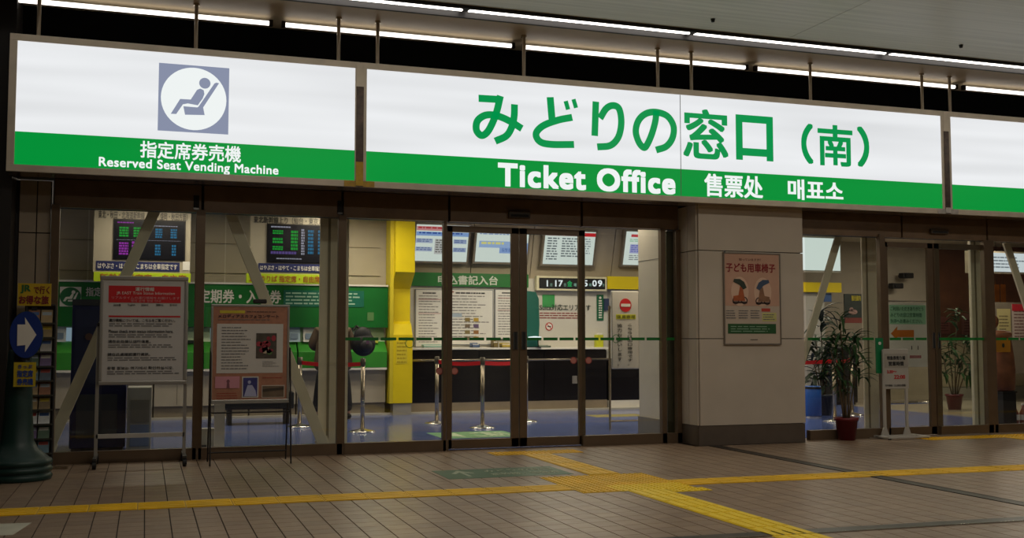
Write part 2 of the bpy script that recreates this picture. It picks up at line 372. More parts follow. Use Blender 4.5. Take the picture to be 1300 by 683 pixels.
# pilaster left of the glass, clad in two columns of panels
t = struct('wall_pilaster', MB().box(-1.10, -.815, .02, .12, 0, 2.5), DARK, 'narrow beige panelled pilaster left of the shopfront')
for xa, xb in ((-1.07, -.935), (-.925, -.82)):
    for za, zb in ((.02, .62), (.63, 2.03), (2.04, 2.5)): obj('panel', MB().box(xa, xb, -.0, .02, za, zb), mat('#a69782', .5, var=.06), t)
# pillar between the two shopfronts
t = struct('wall_pillar', MB().box(5.43, 6.67, -.39, .3, 0, 2.9), DARK, 'wide cream panelled pillar between the two glass fronts')
for za, zb in ((.205, 1.096), (1.104, 2.015), (2.023, 2.5)):
    obj('panel', MB().box(5.43, 6.69, -.41, -.385, za, zb), PANEL, t, bev=.002)
    obj('panel', MB().box(5.41, 5.432, -.385, -.205, za, zb), PANEL, t, bev=.002)
    obj('panel', MB().box(5.41, 5.432, -.195, .0, za, zb), PANEL, t, bev=.002)
    obj('panel', MB().box(6.668, 6.69, -.385, .0, za, zb), PANEL, t, bev=.002)
obj('skirting', MB().box(5.415, 6.685, -.405, -.38, 0, .20), BASEB, t); obj('skirting', MB().box(5.415, 5.44, -.385, 0, 0, .20), BASEB, t)

# headers over the glass: brown panels with dark slits
HB = mat('#7a6249', .35, metal=.2, var=.12)
def header(name, x0, x1, Y, z0, z1, cuts, lab):
    t = struct(name, MB().box(x0, x1, Y+.03, Y+.12, z0, 2.9), DARK, lab)
    xs = [x0]+cuts+[x1]
    for a, b in zip(xs, xs[1:]): obj('header_panel', MB().box(a+.012, b-.012, Y-.02, Y+.03, z0, z1), HB, t, bev=.002)
    return t
header('trim_4', -.80, 5.41, 0, 2.27, 2.52, [.48, 1.78, 2.85, 4.28], 'brown header panels above the main glass front')
header('trim_5', 6.69, 14, -.2, 2.25, 2.50, [8.14, 9.35], 'brown header panels above the right glass front')
struct('ceiling_4', MB().box(-1.1, 24, -.3, .1, 2.52, 2.56), mat('#241c17', .5), 'dark soffit behind the signs')

# ------------------------------------------------------------------ glass fronts
def stile(parent, px0, px1, Y, z0, z1, name='mullion', py=480, dep=.05):
    x0, x1 = at(px0, py, Y)[0], at(px1, py, Y)[0]; return obj(name, MB().box(x0, x1, Y-dep, Y+dep*.4, z0, z1), FRAME, parent, bev=.003)
def band(parent, xa, xb, Y, gaps=()):
    mb = MB(); x = xa; w_ = .155
    while x < xb-.02:
        mb.box(x, min(x+w_, xb), Y-.0035, Y-.001, 1.083, 1.112); x += w_+.022
    return obj('collision_stripe', mb, mat('#0d7a2c', .5, var=0), parent)
def ring(parent, px, py, Y, col='#0d7a2c', r=.045):
    x, z = at(px, py, Y); return obj('ring_decal', MB().disc(x, z, r, r, Y-.004, Y-.001, 24, rin=.86), mat(col, .5, var=0), parent)
def pane(parent, x0, x1, Y, z0, z1): return obj('pane', MB().box(x0, x1, Y-.005, Y+.003, z0, z1), GLASS, parent)
def fixed(name, lab, pxl, pxr, Y, ztop, posts, stripe=None, py=480):
    w_ = struct(name, MB().box(at(pxl, py, Y)[0], at(pxr, py, Y)[0], Y-.05, Y+.02, 0, .105), FRAME, lab)
    x0, x1 = at(pxl, py, Y)[0], at(pxr, py, Y)[0]
    for a, b in posts: stile(w_, a, b, Y, 0, ztop+.01)
    pane(w_, x0+.01, x1-.01, Y, .1, ztop)
    if stripe: band(w_, at(stripe[0], 430, Y)[0], at(stripe[1], 430, Y)[0], Y-.005)
    return w_
fixed('window_1', 'left glass pane with a steel base rail', 60, 250, 0, 2.28, [(60, 71), (245, 257)])
fixed('window_2', 'glass pane behind the poster easel', 253, 434, 0, 2.28, [(427, 437)])
w3 = fixed('window_3', 'fixed glass pane in front of the yellow partition', 436, 568, 0, 2.255, [(561, 565)], (437, 563)); ring(w3, 520, 436, 0)
w4 = fixed('window_4', 'fixed glass pane beside the pillar', 738, 863, 0, 2.255, [(838, 844), (857, 863)], (742, 856)); ring(w4, 782, 430, 0)
w5 = fixed('window_5', 'glass pane behind the potted palm', 1024, 1119, -.2, 2.27, [(1117, 1124)], (1025, 1112)); ring(w5, 1086, 430, -.2)
w6 = fixed('window_6', 'glass pane in front of the indoor plant', 1190, 1256, -.2, 2.24, [(1250, 1262)], (1192, 1249))
w7 = fixed('window_7', 'glass pane at the right edge in front of the wooden figure', 1258, 1420, -.2, 2.24, [], (1264, 1400))
def door_leaf(name, lab, pxl, pxr, Y, ztop, stiles, stripe, plate):
    x0, x1 = at(pxl, 480, Y)[0], at(pxr, 480, Y)[0]
    d = struct(name, MB().box(x0, x1, Y-.03, Y+.02, .012, .10), FRAME, lab)
    for a, b in stiles: stile(d, a, b, Y, .012, ztop, 'door_stile', dep=.03)
    obj('door_rail', MB().box(x0, x1, Y-.03, Y+.02, ztop-.06, ztop), FRAME, d)
    pane(d, x0+.01, x1-.01, Y, .09, ztop-.05)
    band(d, at(stripe[0], 430, Y)[0], at(stripe[1], 430, Y)[0], Y-.005)
    if plate:
        px0, px1 = plate; a = at(px0, 428, Y)[0]; b = at(px1, 428, Y)[0]; z0, z1 = .99, 1.17
        obj('door_handle', MB().box(a, b, Y-.045, Y-.028, z0, z1), BLACK, d); obj('handle_trim', MB().box(a-.004, a+.002, Y-.047, Y-.028, z0, z1).box(b-.002, b+.004, Y-.047, Y-.028, z0, z1), CHROME, d)
    return d
dY = .04
d1 = door_leaf('door_1', 'left leaf of the central automatic sliding door', 566, 657.5, dY, 2.23, [(566, 573), (648, 657.5)], (574, 647), (650.5, 655))
d2 = door_leaf('door_2', 'right leaf of the central automatic sliding door', 658.5, 742, dY, 2.23, [(658.5, 668), (734, 742)], (669, 733), (661, 665.5))
def decal(parent, px, py, Y, lab=None):
    x, z = at(px, py, Y); o = obj('round_sticker', MB().disc(x, z, .035, .035, Y-.004, Y-.001, 20), mat('#c9837a', .5, var=0), parent)
    q = obj('sticker_ring', MB().disc(x, z, .036, .036, Y-.006, Y-.004, 20, rin=.8), mat('#a8443a', .5, var=0), parent); return o
decal(d1, 577, 471, dY-.005); decal(w3, 558, 471, 0-.005); decal(d2, 728, 457.5, dY-.005); decal(w4, 747, 457.5, -.005)
d3 = door_leaf('door_3', 'left leaf of the right-hand automatic sliding door', 1120, 1187, -.16, 2.2, [(1120, 1128), (1179, 1186)], (1129, 1178), (1181, 1183.5))
d4 = door_leaf('door_4', 'right leaf of the right-hand automatic sliding door', 1187, 1254, -.16, 2.2, [(1187, 1194)], (1195, 1249), (1188, 1190))
def sensor(px0, py0, px1, py1, Y, lab):
    x0, x1, z0, z1 = rect(px0, py0, px1, py1, Y); t = thing('door_sensor', lab, 'sensor', ((x0+x1)/2, Y, z0))
    obj('housing', MB().box(x0, x1, Y-.06, Y-.02, z0, z1), mat('#4c4034', .4), t, bev=.006); obj('lens', MB().box(x0+.02, x1-.02, Y-.064, Y-.06, z0+.01, z0+(z1-z0)*.5), BLACK, t)
sensor(644, 268, 671, 277, 0, 'flat brown motion sensor above the central sliding door'); sensor(1178, 291, 1200, 297, -.2, 'flat brown motion sensor above the right-hand sliding door')
struct('trim_6', MB().box(7.6, 12, -.27, -.235, 0, .012), CHROME, 'thin metal door track on the floor at the right')
# steel clips in the header joints
for px, py, Y in ((249, 265, 0), (431, 271, 0)):
    x, z = at(px, py, Y); t = thing('header_bracket', 'dark slotted bracket in the header '+('left of the departure board' if px < 300 else 'above the beige brace column'), 'bracket', (x, -.03, z))
    obj('slot', MB().box(x-.025, x+.025, -.03, -.018, z, z+.12), BLACK, t); obj('clip', MB().box(x-.026, x+.026, -.036, -.018, z-.012, z+.006), CHROME, t)

# ------------------------------------------------------------------ steel bracing behind the glass
BR = mat('#ece0c6', .45, var=.05)
def brace(lab, a, b, Y, wd, z0=None):
    x0, z0_ = at(*a, Y); x1, z1_ = at(*b, Y)
    t = thing('diagonal_brace', lab, 'brace', (x0, Y, max(0, min(z0_, z1_)))); 
    obj('flat_bar', MB().bar((x0, Y, z0_), (x1, Y, z1_), wd, .03), BR, t, bev=.003)
    d = (Vector((x1, Y, z1_))-Vector((x0, Y, z0_))).normalized(); p = Vector((x1, Y, z1_))
    obj('gusset', MB().bar(p-d*.12, p+d*.02, wd*1.25, .012, (0, 1, 0)), BR, t)
    obj('rib', MB().bar((x0, Y+.03, z0_), (x1, Y+.03, z1_), .012, .05), BR, t)
brace('beige steel brace leaning left across the left pane', (199, 262), (58, 578), .26, .10)
brace('beige steel brace leaning right behind the poster easel', (289, 262), (413, 571), .26, .105)
brace('beige steel brace leaning left beside the cream pillar', (1069, 285), (1004, 506), .15, .085)
brace('beige steel brace leaning right at the right edge', (1277, 308), (1355, 546), .15, .095)
def post(lab, px0, px1, Y, ztop):
    x0, x1 = at(px0, 480, Y)[0], at(px1, 480, Y)[0]; t = thing('brace_column', lab, 'column', ((x0+x1)/2, Y, 0))
    obj('flange', MB().box(x0, x1, Y-.02, Y, 0, ztop), BR, t); obj('web', MB().box((x0+x1)/2-.01, (x0+x1)/2+.01, Y, Y+.12, 0, ztop), BR, t)
    obj('edge_bead', MB().box(x0+.28*(x1-x0), x0+.36*(x1-x0), Y-.03, Y-.02, 0, ztop), mat('#8e8168', .5), t)
post('beige steel column behind the central mullion, beside the customer', 404, 441, .35, 2.89)
post('beige steel column beside the palm', 1096, 1114, .35, 2.89)
post('beige steel column beside the indoor plant', 1235, 1251, .3, 2.89)

# ================================================================== ILLUMINATED SIGNS
YS = -.6
SFR = mat('#d9cdb9', .3, metal=.05, var=.08)
SGW = glow('#e6e8ea', 1.0, 'sign_white', .22); SGG = glow('#009037', .98, 'sign_green', .05)
SGT = glow('#00934a', .95, 'sign_green_letters'); SWT = glow('#eef3f2', 1.0, 'sign_white_letters')
def sign(lab, X0, X1, px0, px1, gl=.062, gr=.02):
    t = thing('illuminated_sign', lab, 'sign', ((X0+X1)/2, YS+.15, 2.488))
    obj('housing', MB().box(X0, X1, YS+.0105, YS+.28, 2.488, 3.65), STEEL, t)
    obj('frame', MB().box(X0, X1, YS-.01, YS+.01, 3.592, 3.65).box(X0, X1, YS-.01, YS+.01, 2.488, 2.547).box(X0, px0, YS-.01, YS+.01, 2.547, 3.592).box(px1, X1, YS-.01, YS+.01, 2.547, 3.592), SFR, t, bev=.003)
    obj('white_sheet', MB().box(px0, px1, YS-.002, YS+.01, 2.825, 3.592), SGW, t); obj('green_sheet', MB().box(px0, px1, YS-.002, YS+.01, 2.547, 2.825), SGG, t)
    return t
s1 = sign('backlit sign with the reclining seat pictogram, at the left', -1.12, 1.828, -1.060, 1.785)
s2 = sign('long backlit ticket office sign with large green characters', 1.832, 8.45, 1.893, 8.385)
s3 = sign('blank backlit white and green sign at the right edge', 8.455, 12.6, 8.52, 12.54)
xs = at(864, 200, YS)[0]
obj('sheet_joint', MB().box(xs-.003, xs+.003, YS-.005, YS, 2.55, 3.59), mat('#8a938c', .5, var=0), s2)
# characters, each fitted to its own box
def stroke(mb, pts, wd, n=7):
    P = [Vector((at(584+u/4.262, 108+v/4.262, YS)[0], 0, at(584+u/4.262, 108+v/4.262, YS)[1])) for u, v in pts]
    if len(P) > 2:
        Q = []; E_ = [P[0]*2-P[1]]+P+[P[-1]*2-P[-2]]
        for i in range(1, len(E_)-2):
            for k in range(n):
                t_ = k/n; a, b, c, d = E_[i-1:i+3]; Q.append(.5*((2*b)+(c-a)*t_+(2*a-5*b+4*c-d)*t_**2+(3*b-a-3*c+d)*t_**3))
        P = Q+[P[-1]]
    L_, R_ = [], []
    for i, p in enumerate(P):
        d = (P[min(i+1, len(P)-1)]-P[max(i-1, 0)]).normalized(); nn = Vector((d.z, 0, -d.x)); L_.append(p+nn*wd/2); R_.append(p-nn*wd/2)
    yo = YS-.002-len(mb.b.faces)*1e-6
    for i in range(len(P)-1): mb.prism([(q.x, yo, q.z) for q in (L_[i], L_[i+1], R_[i+1], R_[i])], (0, -.004, 0))
KW = .069
for kana in (([(100, 72), (222, 79)], [(218, 59), (196, 150), (167, 222), (140, 262), (112, 272), (88, 243), (93, 196), (130, 166), (178, 162), (232, 178), (285, 205), (334, 236)], [(294, 105), (292, 170), (280, 225), (250, 275), (190, 304)]),
             ([(487, 66), (497, 185)], [(606, 175), (530, 190), (450, 220), (411, 262), (430, 305), (490, 321), (616, 322)]),
             ([(734, 90), (728, 275)], [(757, 180), (790, 128), (826, 111), (858, 126), (871, 180), (868, 240), (850, 292), (810, 328), (742, 335)]),
             ([(1062, 140), (1055, 200), (1035, 270), (1010, 325), (992, 338), (966, 308), (950, 250), (965, 192), (1005, 155), (1060, 147), (1120, 168), (1154, 222), (1149, 285), (1115, 332), (1060, 352)],)):
    kb = MB()
    for st_ in kana: stroke(kb, st_, KW if len(st_) > 2 or kana[0][0][0] != 487 else .072)
    if kana[0][0][0] == 487: stroke(kb, [(571, 87), (584, 133)], .045); stroke(kb, [(613, 77), (627, 124)], .043)
    obj('green_letter', kb, SGT, s2)
for ch, a, b, c, d in (('窓', 867, 139, 924, 202), ('口', 934, 147, 981, 204), ('（', 1017, 157, 1032, 208), ('南', 1038, 159, 1082, 211), ('）', 1088, 161, 1103, 212)):
    x0 = at(a, (b+d)/2, YS)[0]; x1 = at(c, (b+d)/2, YS)[0]; xm = (a+c)/2; z1 = at(xm, b, YS)[1]; z0 = at(xm, d, YS)[1]
    text(ch, x0, x1, z0, z1, YS-.002, SGT, s2, name='green_letter', bold={'窓': .017, '南': .019, '（': .028, '）': .028, '口': .032}.get(ch, .027), res=6, thick=.004)
def line_text(body, px0, pyt, px1, pyb, m, parent, bold=.01, **k):
    x0 = at(px0, (pyt+pyb)/2, YS)[0]; x1 = at(px1, (pyt+pyb)/2, YS)[0]; z1 = at(px0, pyt, YS)[1]; z0 = at(px0, pyb, YS)[1]
    return text(body, x0, x1, z0, z1, YS-.002, m, parent, bold=bold, thick=.004, res=5, **k)
line_text('Ticket Office', 632, 206, 857, 236.5, SWT, s2, .036, name='white_letters', track=1.13)
line_text('售票处', 894, 220, 968, 249, SWT, s2, .02, name='white_letters'); line_text('매표소', 1000, 227, 1070, 253, SWT, s2, .02, name='white_letters')
line_text('指定席券売機', 178, 178.5, 306, 200, SWT, s1, .016, name='white_letters'); line_text('Reserved Seat Vending Machine', 125.5, 199, 353.5, 214.5, SWT, s1, .02, name='white_letters', track=1.06)
# seat pictogram
PG = glow('#8d95ae', .9, 'sign_blue_grey')
x0, x1, z0, z1 = at(201, 123, YS)[0], at(290.5, 123, YS)[0], at(245, 168.3, YS)[1], at(245, 83.2, YS)[1]
obj('pictogram_square', MB().box(x0, x1, YS-.005, YS-.002, z0, z1), PG, s1); xm, zm = (x0+x1)/2, (z0+z1)/2
obj('pictogram_disc', MB().disc(xm, zm, (x1-x0)*.465, (z1-z0)*.465, YS-.008, YS-.005, 48), SWT, s1)
def pp(u, v): return x0+(u-72)/550*(x1-x0), z1-(v-60-(u-72)*.072)/525*(z1-z0)
fig = MB(); hx_, hz_ = pp(430, 220); fig.disc(hx_, hz_, .048, .048, YS-.011, YS-.008, 24)
fig.poly([pp(*q) for q in ((170, 458), (240, 343), (322, 348), (370, 272), (395, 262), (422, 275), (428, 305), (415, 340), (378, 393), (300, 378), (262, 385), (212, 460))], YS-.011, YS-.008)
fig.poly([pp(*q) for q in ((383, 405), (505, 222), (520, 215), (542, 220), (430, 395), (420, 410), (433, 470), (280, 466), (266, 400), (375, 410))], YS-.011, YS-.008)
obj('seated_figure', fig, PG, s1)
# mirror strips in the sign gaps; what they reflect is painted on as colour
for x, lab in ((1.83, 'narrow steel joint with painted yellow reflection between the first two signs'), (8.4525, 'narrow steel joint between the office sign and the blank sign')):
    t = thing('sign_joint', lab, 'joint', (x, YS-.012, 2.5)); wd = .034
    obj('cover_strip', MB().box(x-wd, x+wd, YS-.016, YS-.0102, 2.49, 3.42), mat('#4f3f36', .3, metal=.3, var=.5, scale=14), t); obj('upper_cap', MB().box(x-wd, x+wd, YS-.016, YS-.0102, 3.42, 3.64), SFR, t)  # mottled brown stands in for the mirror image
    obj('painted_reflection', MB().box(x-wd, x+wd, YS-.019, YS-.016, 2.50, 2.72 if x < 3 else 2.56), mat('#c9a227' if x < 3 else '#cfc9c4', .5, var=.15, scale=30), t)
    obj('lower_strip', MB().box(x-.14, x+.14, YS-.015, YS-.0105, 2.49, 2.543), mat('#b89230' if x < 3 else '#b9b3ad', .4, var=.2, scale=20), t)  # reflections in the polished lower lip, put in as flat colour
# hangers
for px, hl in ((49, 'near the left end of the pictogram sign'), (249, 'above the seat pictogram'), (430, 'at the right end of the pictogram sign'), (479.5, 'at the left end of the office sign'), (665, 'above the first large kana'), (834.5, 'left rod of the pair above the middle of the office sign'), (877, 'right rod of the pair above the middle of the office sign'), (1027.5, 'above the opening bracket'), (1168.5, 'near the right end of the office sign'), (1203.5, 'at the left end of the blank sign')):
    x = at(px, 40, -.45)[0]; t = thing('hanger_rod', 'slim steel hanger rod '+hl, 'rod', (x, -.45, 3.65), 'hanger rods above the signs')
    obj('rod', MB().tube((x, -.45, 3.65), (x, -.45, ZC), .017, seg=10), SFR, t, smooth=True); obj('ceiling_cup', MB().tube((x, -.45, ZC-.02), (x, -.45, ZC), .028, seg=12), STEEL, t)
    obj('foot_plate', MB().box(x-.03, x+.03, -.48, -.42, 3.65, 3.658), STEEL, t)
# ================================================================== OFFICE: machine wall on the left
YM = 5.10
def run(px0, px1, Y, py=440): return at(px0, py, Y)[0], at(px1, py, Y)[0]
def zz(px, py, Y): return at(px, py, Y)[1]
MG = mat('#12702a', .4, var=.05); PG2 = mat('#cfe6bf', .35, var=.04); MGR = mat('#3f9436', .3, var=.05); BEIGE = mat('#b3a894', .55, var=.05)
zf1, zf0 = zz(300, 358, YM-.2), zz(300, 415, YM-.2)
t = thing('fascia_board', 'long dark green fascia board above the vending machines with white lettering', 'sign', (1.2, YM, zf0))
FB = t; xa, xb = run(66, 493, YM-.1); xm = at(250, 400, YM-.1)[0]
obj('board', MB().box(xa-.3, xb, YM-.05, YM+.1, zf0, zf1), MG, t); obj('top_trim', MB().box(xa-.3, xb, YM-.07, YM-.045, zf1-.025, zf1), WHITE, t)
ptext('定期券・入場券', 252, 367, 357, 384.5, YM-.052, WHITE, t, bold=.02); ptext('指定席券', 109, 364.5, 150, 376, YM-.052, WHITE, t, bold=.015)
x0, x1, z0, z1 = rect(360, 368, 462, 389, YM-.052); obj('side_panel', MB().box(x0, x1, YM-.058, YM-.05, z0, z1), mat('#1b6e58', .4), t)
lines(x0+.03, x1-.05, z0+.02, z1-.02, 4, YM-.058, mat('#a9cdb4', .5, var=0), t, fill=.42, ragged=.12)
x0, x1, z0, z1 = rect(76, 364, 103, 389, YM-.052); obj('pictogram_plate', MB().box(x0, x1, YM-.058, YM-.05, z0, z1), WHITE, t)
obj('pictogram_disc', MB().disc((x0+x1)/2, (z0+z1)/2, .13, .125, YM-.062, YM-.058, 28), mat('#1f6b3c', .5, var=0), t)
mb = MB(); cx, cz = (x0+x1)/2, (z0+z1)/2
mb.disc(cx+.035, cz+.06, .024, .024, YM-.066, YM-.062, 12); mb.poly([(cx-.09, cz-.06), (cx-.06, cz-.005), (cx-.01, cz), (cx+.02, cz+.045), (cx+.04, cz+.03), (cx+.02, cz-.03), (cx-.04, cz-.03), (cx-.065, cz-.065)], YM-.066, YM-.062); mb.poly([(cx+.03, cz-.04), (cx+.08, cz+.06), (cx+.095, cz+.055), (cx+.05, cz-.065), (cx-.03, cz-.065), (cx-.03, cz-.045)], YM-.066, YM-.062)
obj('seated_figure', mb, WHITE, t)
# machines: fascia below, sloped desk, green apron, beige cabinet
bounds = [66, 132, 196, 258, 318, 378, 436, 492]
mlab = ['behind the brochure rack', 'behind the notice board on castors', 'behind the central mullion of the left panes', 'seen above the poster easel at its left', 'seen above the poster easel at its right', 'that the customer is using', 'beside the yellow partition']
for k in range(7):
    a, b = run(bounds[k], bounds[k+1], YM-.1); a += .01; b -= .01
    t = thing('ticket_machine', 'green and beige ticket vending machine '+mlab[k], 'ticket machine', ((a+b)/2, YM, 0), 'ticket machines along the rear wall')
    z463, z433, z413 = .735, 1.06, 1.258
    obj('cabinet', MB().box(a, b, YM-.02, YM+.33, .18, z463-.08), BEIGE, t, bev=.004)
    obj('plinth', MB().box(a, b, YM+.02, YM+.33, 0, .18), mat('#867c6b', .5), t)
    obj('front_edge', MB().box(a, b, YM-.12, YM+.33, z463-.08, z463-.05), WHITE, t)
    mb = MB(); mb.prism([(a, YM-.12, z463-.05), (a, YM+.33, z463-.05), (a, YM+.33, z433), (a, YM+.05, z433), (a, YM-.13, z463+.18)], (b-a, 0, 0)); obj('apron', mb, MGR, t, bev=.006)
    mb = MB(); mb.prism([(a, YM+.05, z433), (a, YM+.33, z433), (a, YM+.33, z413), (a, YM+.12, z413)], (b-a, 0, 0)); obj('desk_panel', mb, PG2, t)
    sx = a+(b-a)*.15; mb = MB().prism([(sx, YM+.045, z433+.01), (sx, YM+.125, z413-.01), (sx, YM+.115, z413-.01), (sx, YM+.035, z433+.01)], ((b-a)*.28, 0, 0)); obj('screen', mb, glow('#9fb7c9', .5) if k in (0, 3, 4) else mat('#c9cfc9', .3), t)
    obj('card_slot', MB().box(a+(b-a)*.62, a+(b-a)*.82, YM-.02, YM+.05, z433-.02, z433+.02), mat('#d7d85a' if k == 6 else '#27352a', .4), t)
    obj('seam', MB().box(a+(b-a)*.48, a+(b-a)*.486, YM-.024, YM-.018, .2, z463-.1), DARK, t)
    obj('speaker_grille', MB().box(a+(b-a)*.55, a+(b-a)*.7, YM-.056, YM-.049, 1.36, 1.48), mat('#5f8a50', .5), FB)
# notices leaning on the machines
for px0, px1, lab, c in ((366, 381, 'pale blue notice card standing on a machine left of the customer', '#b9d0de'), (385, 401, 'white notice card standing on a machine beside the customer', '#e3e2dc'), (70, 84, 'small white notice with a blue picture beside the brochure rack', '#dfe6ea')):
    x0, x1, z0, z1 = rect(px0, 414, px1, 434, YM-.0); t = thing('notice_card', lab, 'notice', ((x0+x1)/2, YM+.02, z0))
    mb = MB().prism([(x0, YM-.03, z0), (x1, YM-.03, z0), (x1, YM+.03, z1), (x0, YM+.03, z1)], (0, .006, 0)); obj('card', mb, mat(c, .5, var=0), t)
    mb = MB().prism([(x0+.03, YM-.028+.006, z0+.04), (x1-.03, YM-.028+.006, z0+.04), (x1-.03, YM-.006, z0+.12), (x0+.03, YM-.006, z0+.12)], (0, -.012, 0)); obj('picture', mb, mat('#7f93a8', .5), t)

# seams of the rear wall panels
for px in (112, 286, 440): struct('trim_7', MB().box(at(px, 320, 5.45)[0]-.008, at(px, 320, 5.45)[0]+.008, 5.44, 5.452, 1.9, 2.9), mat('#efe6cf', .5))
struct('trim_8', MB().box(-3, 3.3, 5.43, 5.452, 2.03, 2.035).box(-3, 3.3, 5.43, 5.452, 2.45, 2.455), mat('#8f866f', .5))

# departure boards
YD = 4.55
def dep_board(lab, pl, pr, py0, py1, scr, banner, btext, strip, stext, head, htext, kind):
    x0, x1, z0, z1 = rect(pl, py0, pr, py1, YD); t = thing('departure_board', lab, 'display', ((x0+x1)/2, YD, z0))
    obj('backing', MB().box(x0, x1, YD, YD+.12, z0, 2.9), mat('#aaa18c', .5, var=.03), t)
    a, b, c, d = rect(*scr, YD); obj('screen', MB().box(a, b, YD-.02, YD, c, d), mat('#0a0a14', .25, var=0), t); obj('bezel', MB().box(a-.015, b+.015, YD-.012, YD, c-.015, d+.015), DARK, t)
    h, w_ = d-c, b-a; G_, P_, C_, W_ = glow('#19b13a', .55), glow('#b73bc9', .5), glow('#2a87b8', .5), glow('#b7b5c9', .5)
    def blocks(u0, u1, v0, v1, n, m, nm):
        mb = MB()
        for i in range(n):
            zt = d-h*(v0+(v1-v0)*i/n); zb = zt-h*(v1-v0)/n*.72; xx = a+w_*u0; e = a+w_*u1
            while xx < e-.002:
                q = min(e, xx+random.uniform(.02, .04)); mb.box(xx, q, YD-.023, YD-.02, zb, zt); xx = q+.006
        obj(nm, mb, m, t)
    if kind == 0:
        blocks(.04, .27, .05, .09, 1, P_, 'heading'); blocks(.07, .2, .18, .45, 4, G_, 'green_times'); blocks(.27, .37, .18, .45, 4, G_, 'green_times'); blocks(.58, .68, .2, .46, 4, C_, 'blue_times'); blocks(.8, .89, .2, .46, 4, C_, 'blue_times')
        blocks(.07, .2, .58, .92, 5, P_, 'violet_times'); blocks(.25, .3, .55, .9, 4, P_, 'violet_times'); blocks(.58, .66, .62, .92, 4, C_, 'blue_times'); blocks(.82, .88, .62, .92, 4, C_, 'blue_times'); blocks(.55, .9, .12, .15, 1, W_, 'heading'); blocks(.03, .95, .51, .52, 1, W_, 'divider')
    else:
        blocks(.05, .4, .04, .09, 1, W_, 'heading'); blocks(.08, .26, .15, .27, 2, G_, 'green_times'); blocks(.08, .26, .36, .52, 2, G_, 'green_times'); blocks(.08, .26, .58, .7, 2, G_, 'green_times'); blocks(.4, .52, .15, .7, 6, G_, 'green_times')
        blocks(.58, .64, .1, .82, 10, W_, 'white_times'); blocks(.7, .8, .12, .8, 7, C_, 'blue_times'); blocks(.88, .99, .12, .8, 7, C_, 'blue_times'); blocks(.05, .5, .72, .82, 1, glow('#6b55a0', .5), 'violet_bar'); blocks(.15, .6, .9, .94, 1, W_, 'footer')
    a, b, c, d = rect(*banner, YD); obj('navy_banner', MB().box(a, b, YD-.008, YD, c, d), NAVY, t)
    ptext(btext, banner[0]+2, banner[1]+2.2, banner[2]-3, banner[3]-2.2, YD-.009, WHITE, t, bold=.01)
    a, b, c, d = rect(*strip, YD); obj('yellow_green_strip', MB().box(a, b, YD-.02, YD+.1, c, d), mat('#b5cf1a', .5, var=.04), t)
    ptext(stext, strip[0]+(8 if kind == 0 else 3), strip[1]+2, strip[2]-6, strip[3]-1.5, YD-.021, mat('#a8561c', .5, var=0), t, bold=.01)
    ptext(htext, *head, YD-.001, mat('#3a3732', .5, var=0), t, bold=.01)
dep_board('departure display with a dark screen behind the left pane, beside the left brace', 119, 242, 262, 345, (145, 279, 234, 328), (122, 331, 228, 343), 'はやぶさ・はやて・こまちは全車指定です', (119, 345, 242, 357), '新幹線指定席・自由席', (125, 267, 238, 277), '東北・秋田・北海道新幹線・下り（盛岡・秋田方面）', 0)
dep_board('departure display with green and blue columns left of the steel column', 318, 412, 262, 348, (340, 285, 412, 332), (328, 334, 412, 345), 'はやぶさ・はやて・こまちは全車指定', (313, 347, 412, 359), '１番のりば 指定席・自由席', (322, 274, 410, 283), '東北新幹線上り（仙台・東京方', 1)
# small label beside first board
x0, x1, z0, z1 = rect(232, 332, 241, 343, YD); tag(obj('wall_label', MB().box(x0, x1, YD-.006, YD-.001, z0, z1), PAPER), 'small white label right of the navy banner of the left departure board', 'label')

# blue cabinet just inside the left pane
x0, x1 = at(89, 500, 1.15)[0], at(160, 500, 1.15)[0]; zt = zz(100, 380, 1.15)
t = thing('blue_cabinet', 'tall dark blue cabinet standing inside the left pane behind the notice board', 'cabinet', ((x0+x1)/2, 1.15, 0))
BL_ = mat('#1c2460', .4, var=.08); obj('body', MB().box(x0, x1, 1.15, 1.75, .02, zt), BL_, t, bev=.01)
obj('lower_grille', MB().box(x0+.06, x1-.08, 1.135, 1.15, .12, .55), mat('#4d5258', .5), t); obj('base', MB().box(x0+.02, x1-.02, 1.17, 1.7, 0, .02), DARK, t)
obj('door', MB().box(x0+.03, x1-.03, 1.137, 1.15, .62, zt-.1), mat('#232a55', .45, var=.1), t); obj('lock', MB().tube((x0+.16, 1.11, 1.12), (x0+.16, 1.14, 1.12), .035, seg=14), mat('#6e4d45', .4), t)
obj('top_panel', MB().box(x0, x1, 1.13, 1.15, zt-.06, zt), mat('#3b3a44', .4), t)
# white service box left of the column
x0, x1, z0, z1 = rect(161, 490, 192, 585, .9); t = thing('service_box', 'low white service box between the blue cabinet and the mullion', 'box', ((x0+x1)/2, .9, 0))
obj('body', MB().box(x0, x1, .9, 1.3, 0, zz(170, 492, .9)), mat('#b8b6ae', .5), t, bev=.006); obj('front_panel', MB().box(x0+.03, x1-.02, .888, .9, .28, .5), mat('#8b887e', .4), t); obj('lower_panel', MB().box(x0+.03, x1-.02, .888, .9, .05, .26), mat('#7f93b5', .4), t)
x0, x1, z0, z1 = rect(248, 544, 272, 569, .25); t = thing('outlet_box', 'small white outlet box on the floor behind the glass left of the easel', 'box', ((x0+x1)/2, .25, 0))
obj('body', MB().box(x0, x1, .2, .32, 0, z1), WHITE, t, bev=.006); obj('socket', MB().box(x0+.05, x0+.1, .192, .2, .06, .11), GREYINK, t)
x0, x1 = at(273, 500, .5)[0], at(286, 500, .5)[0]
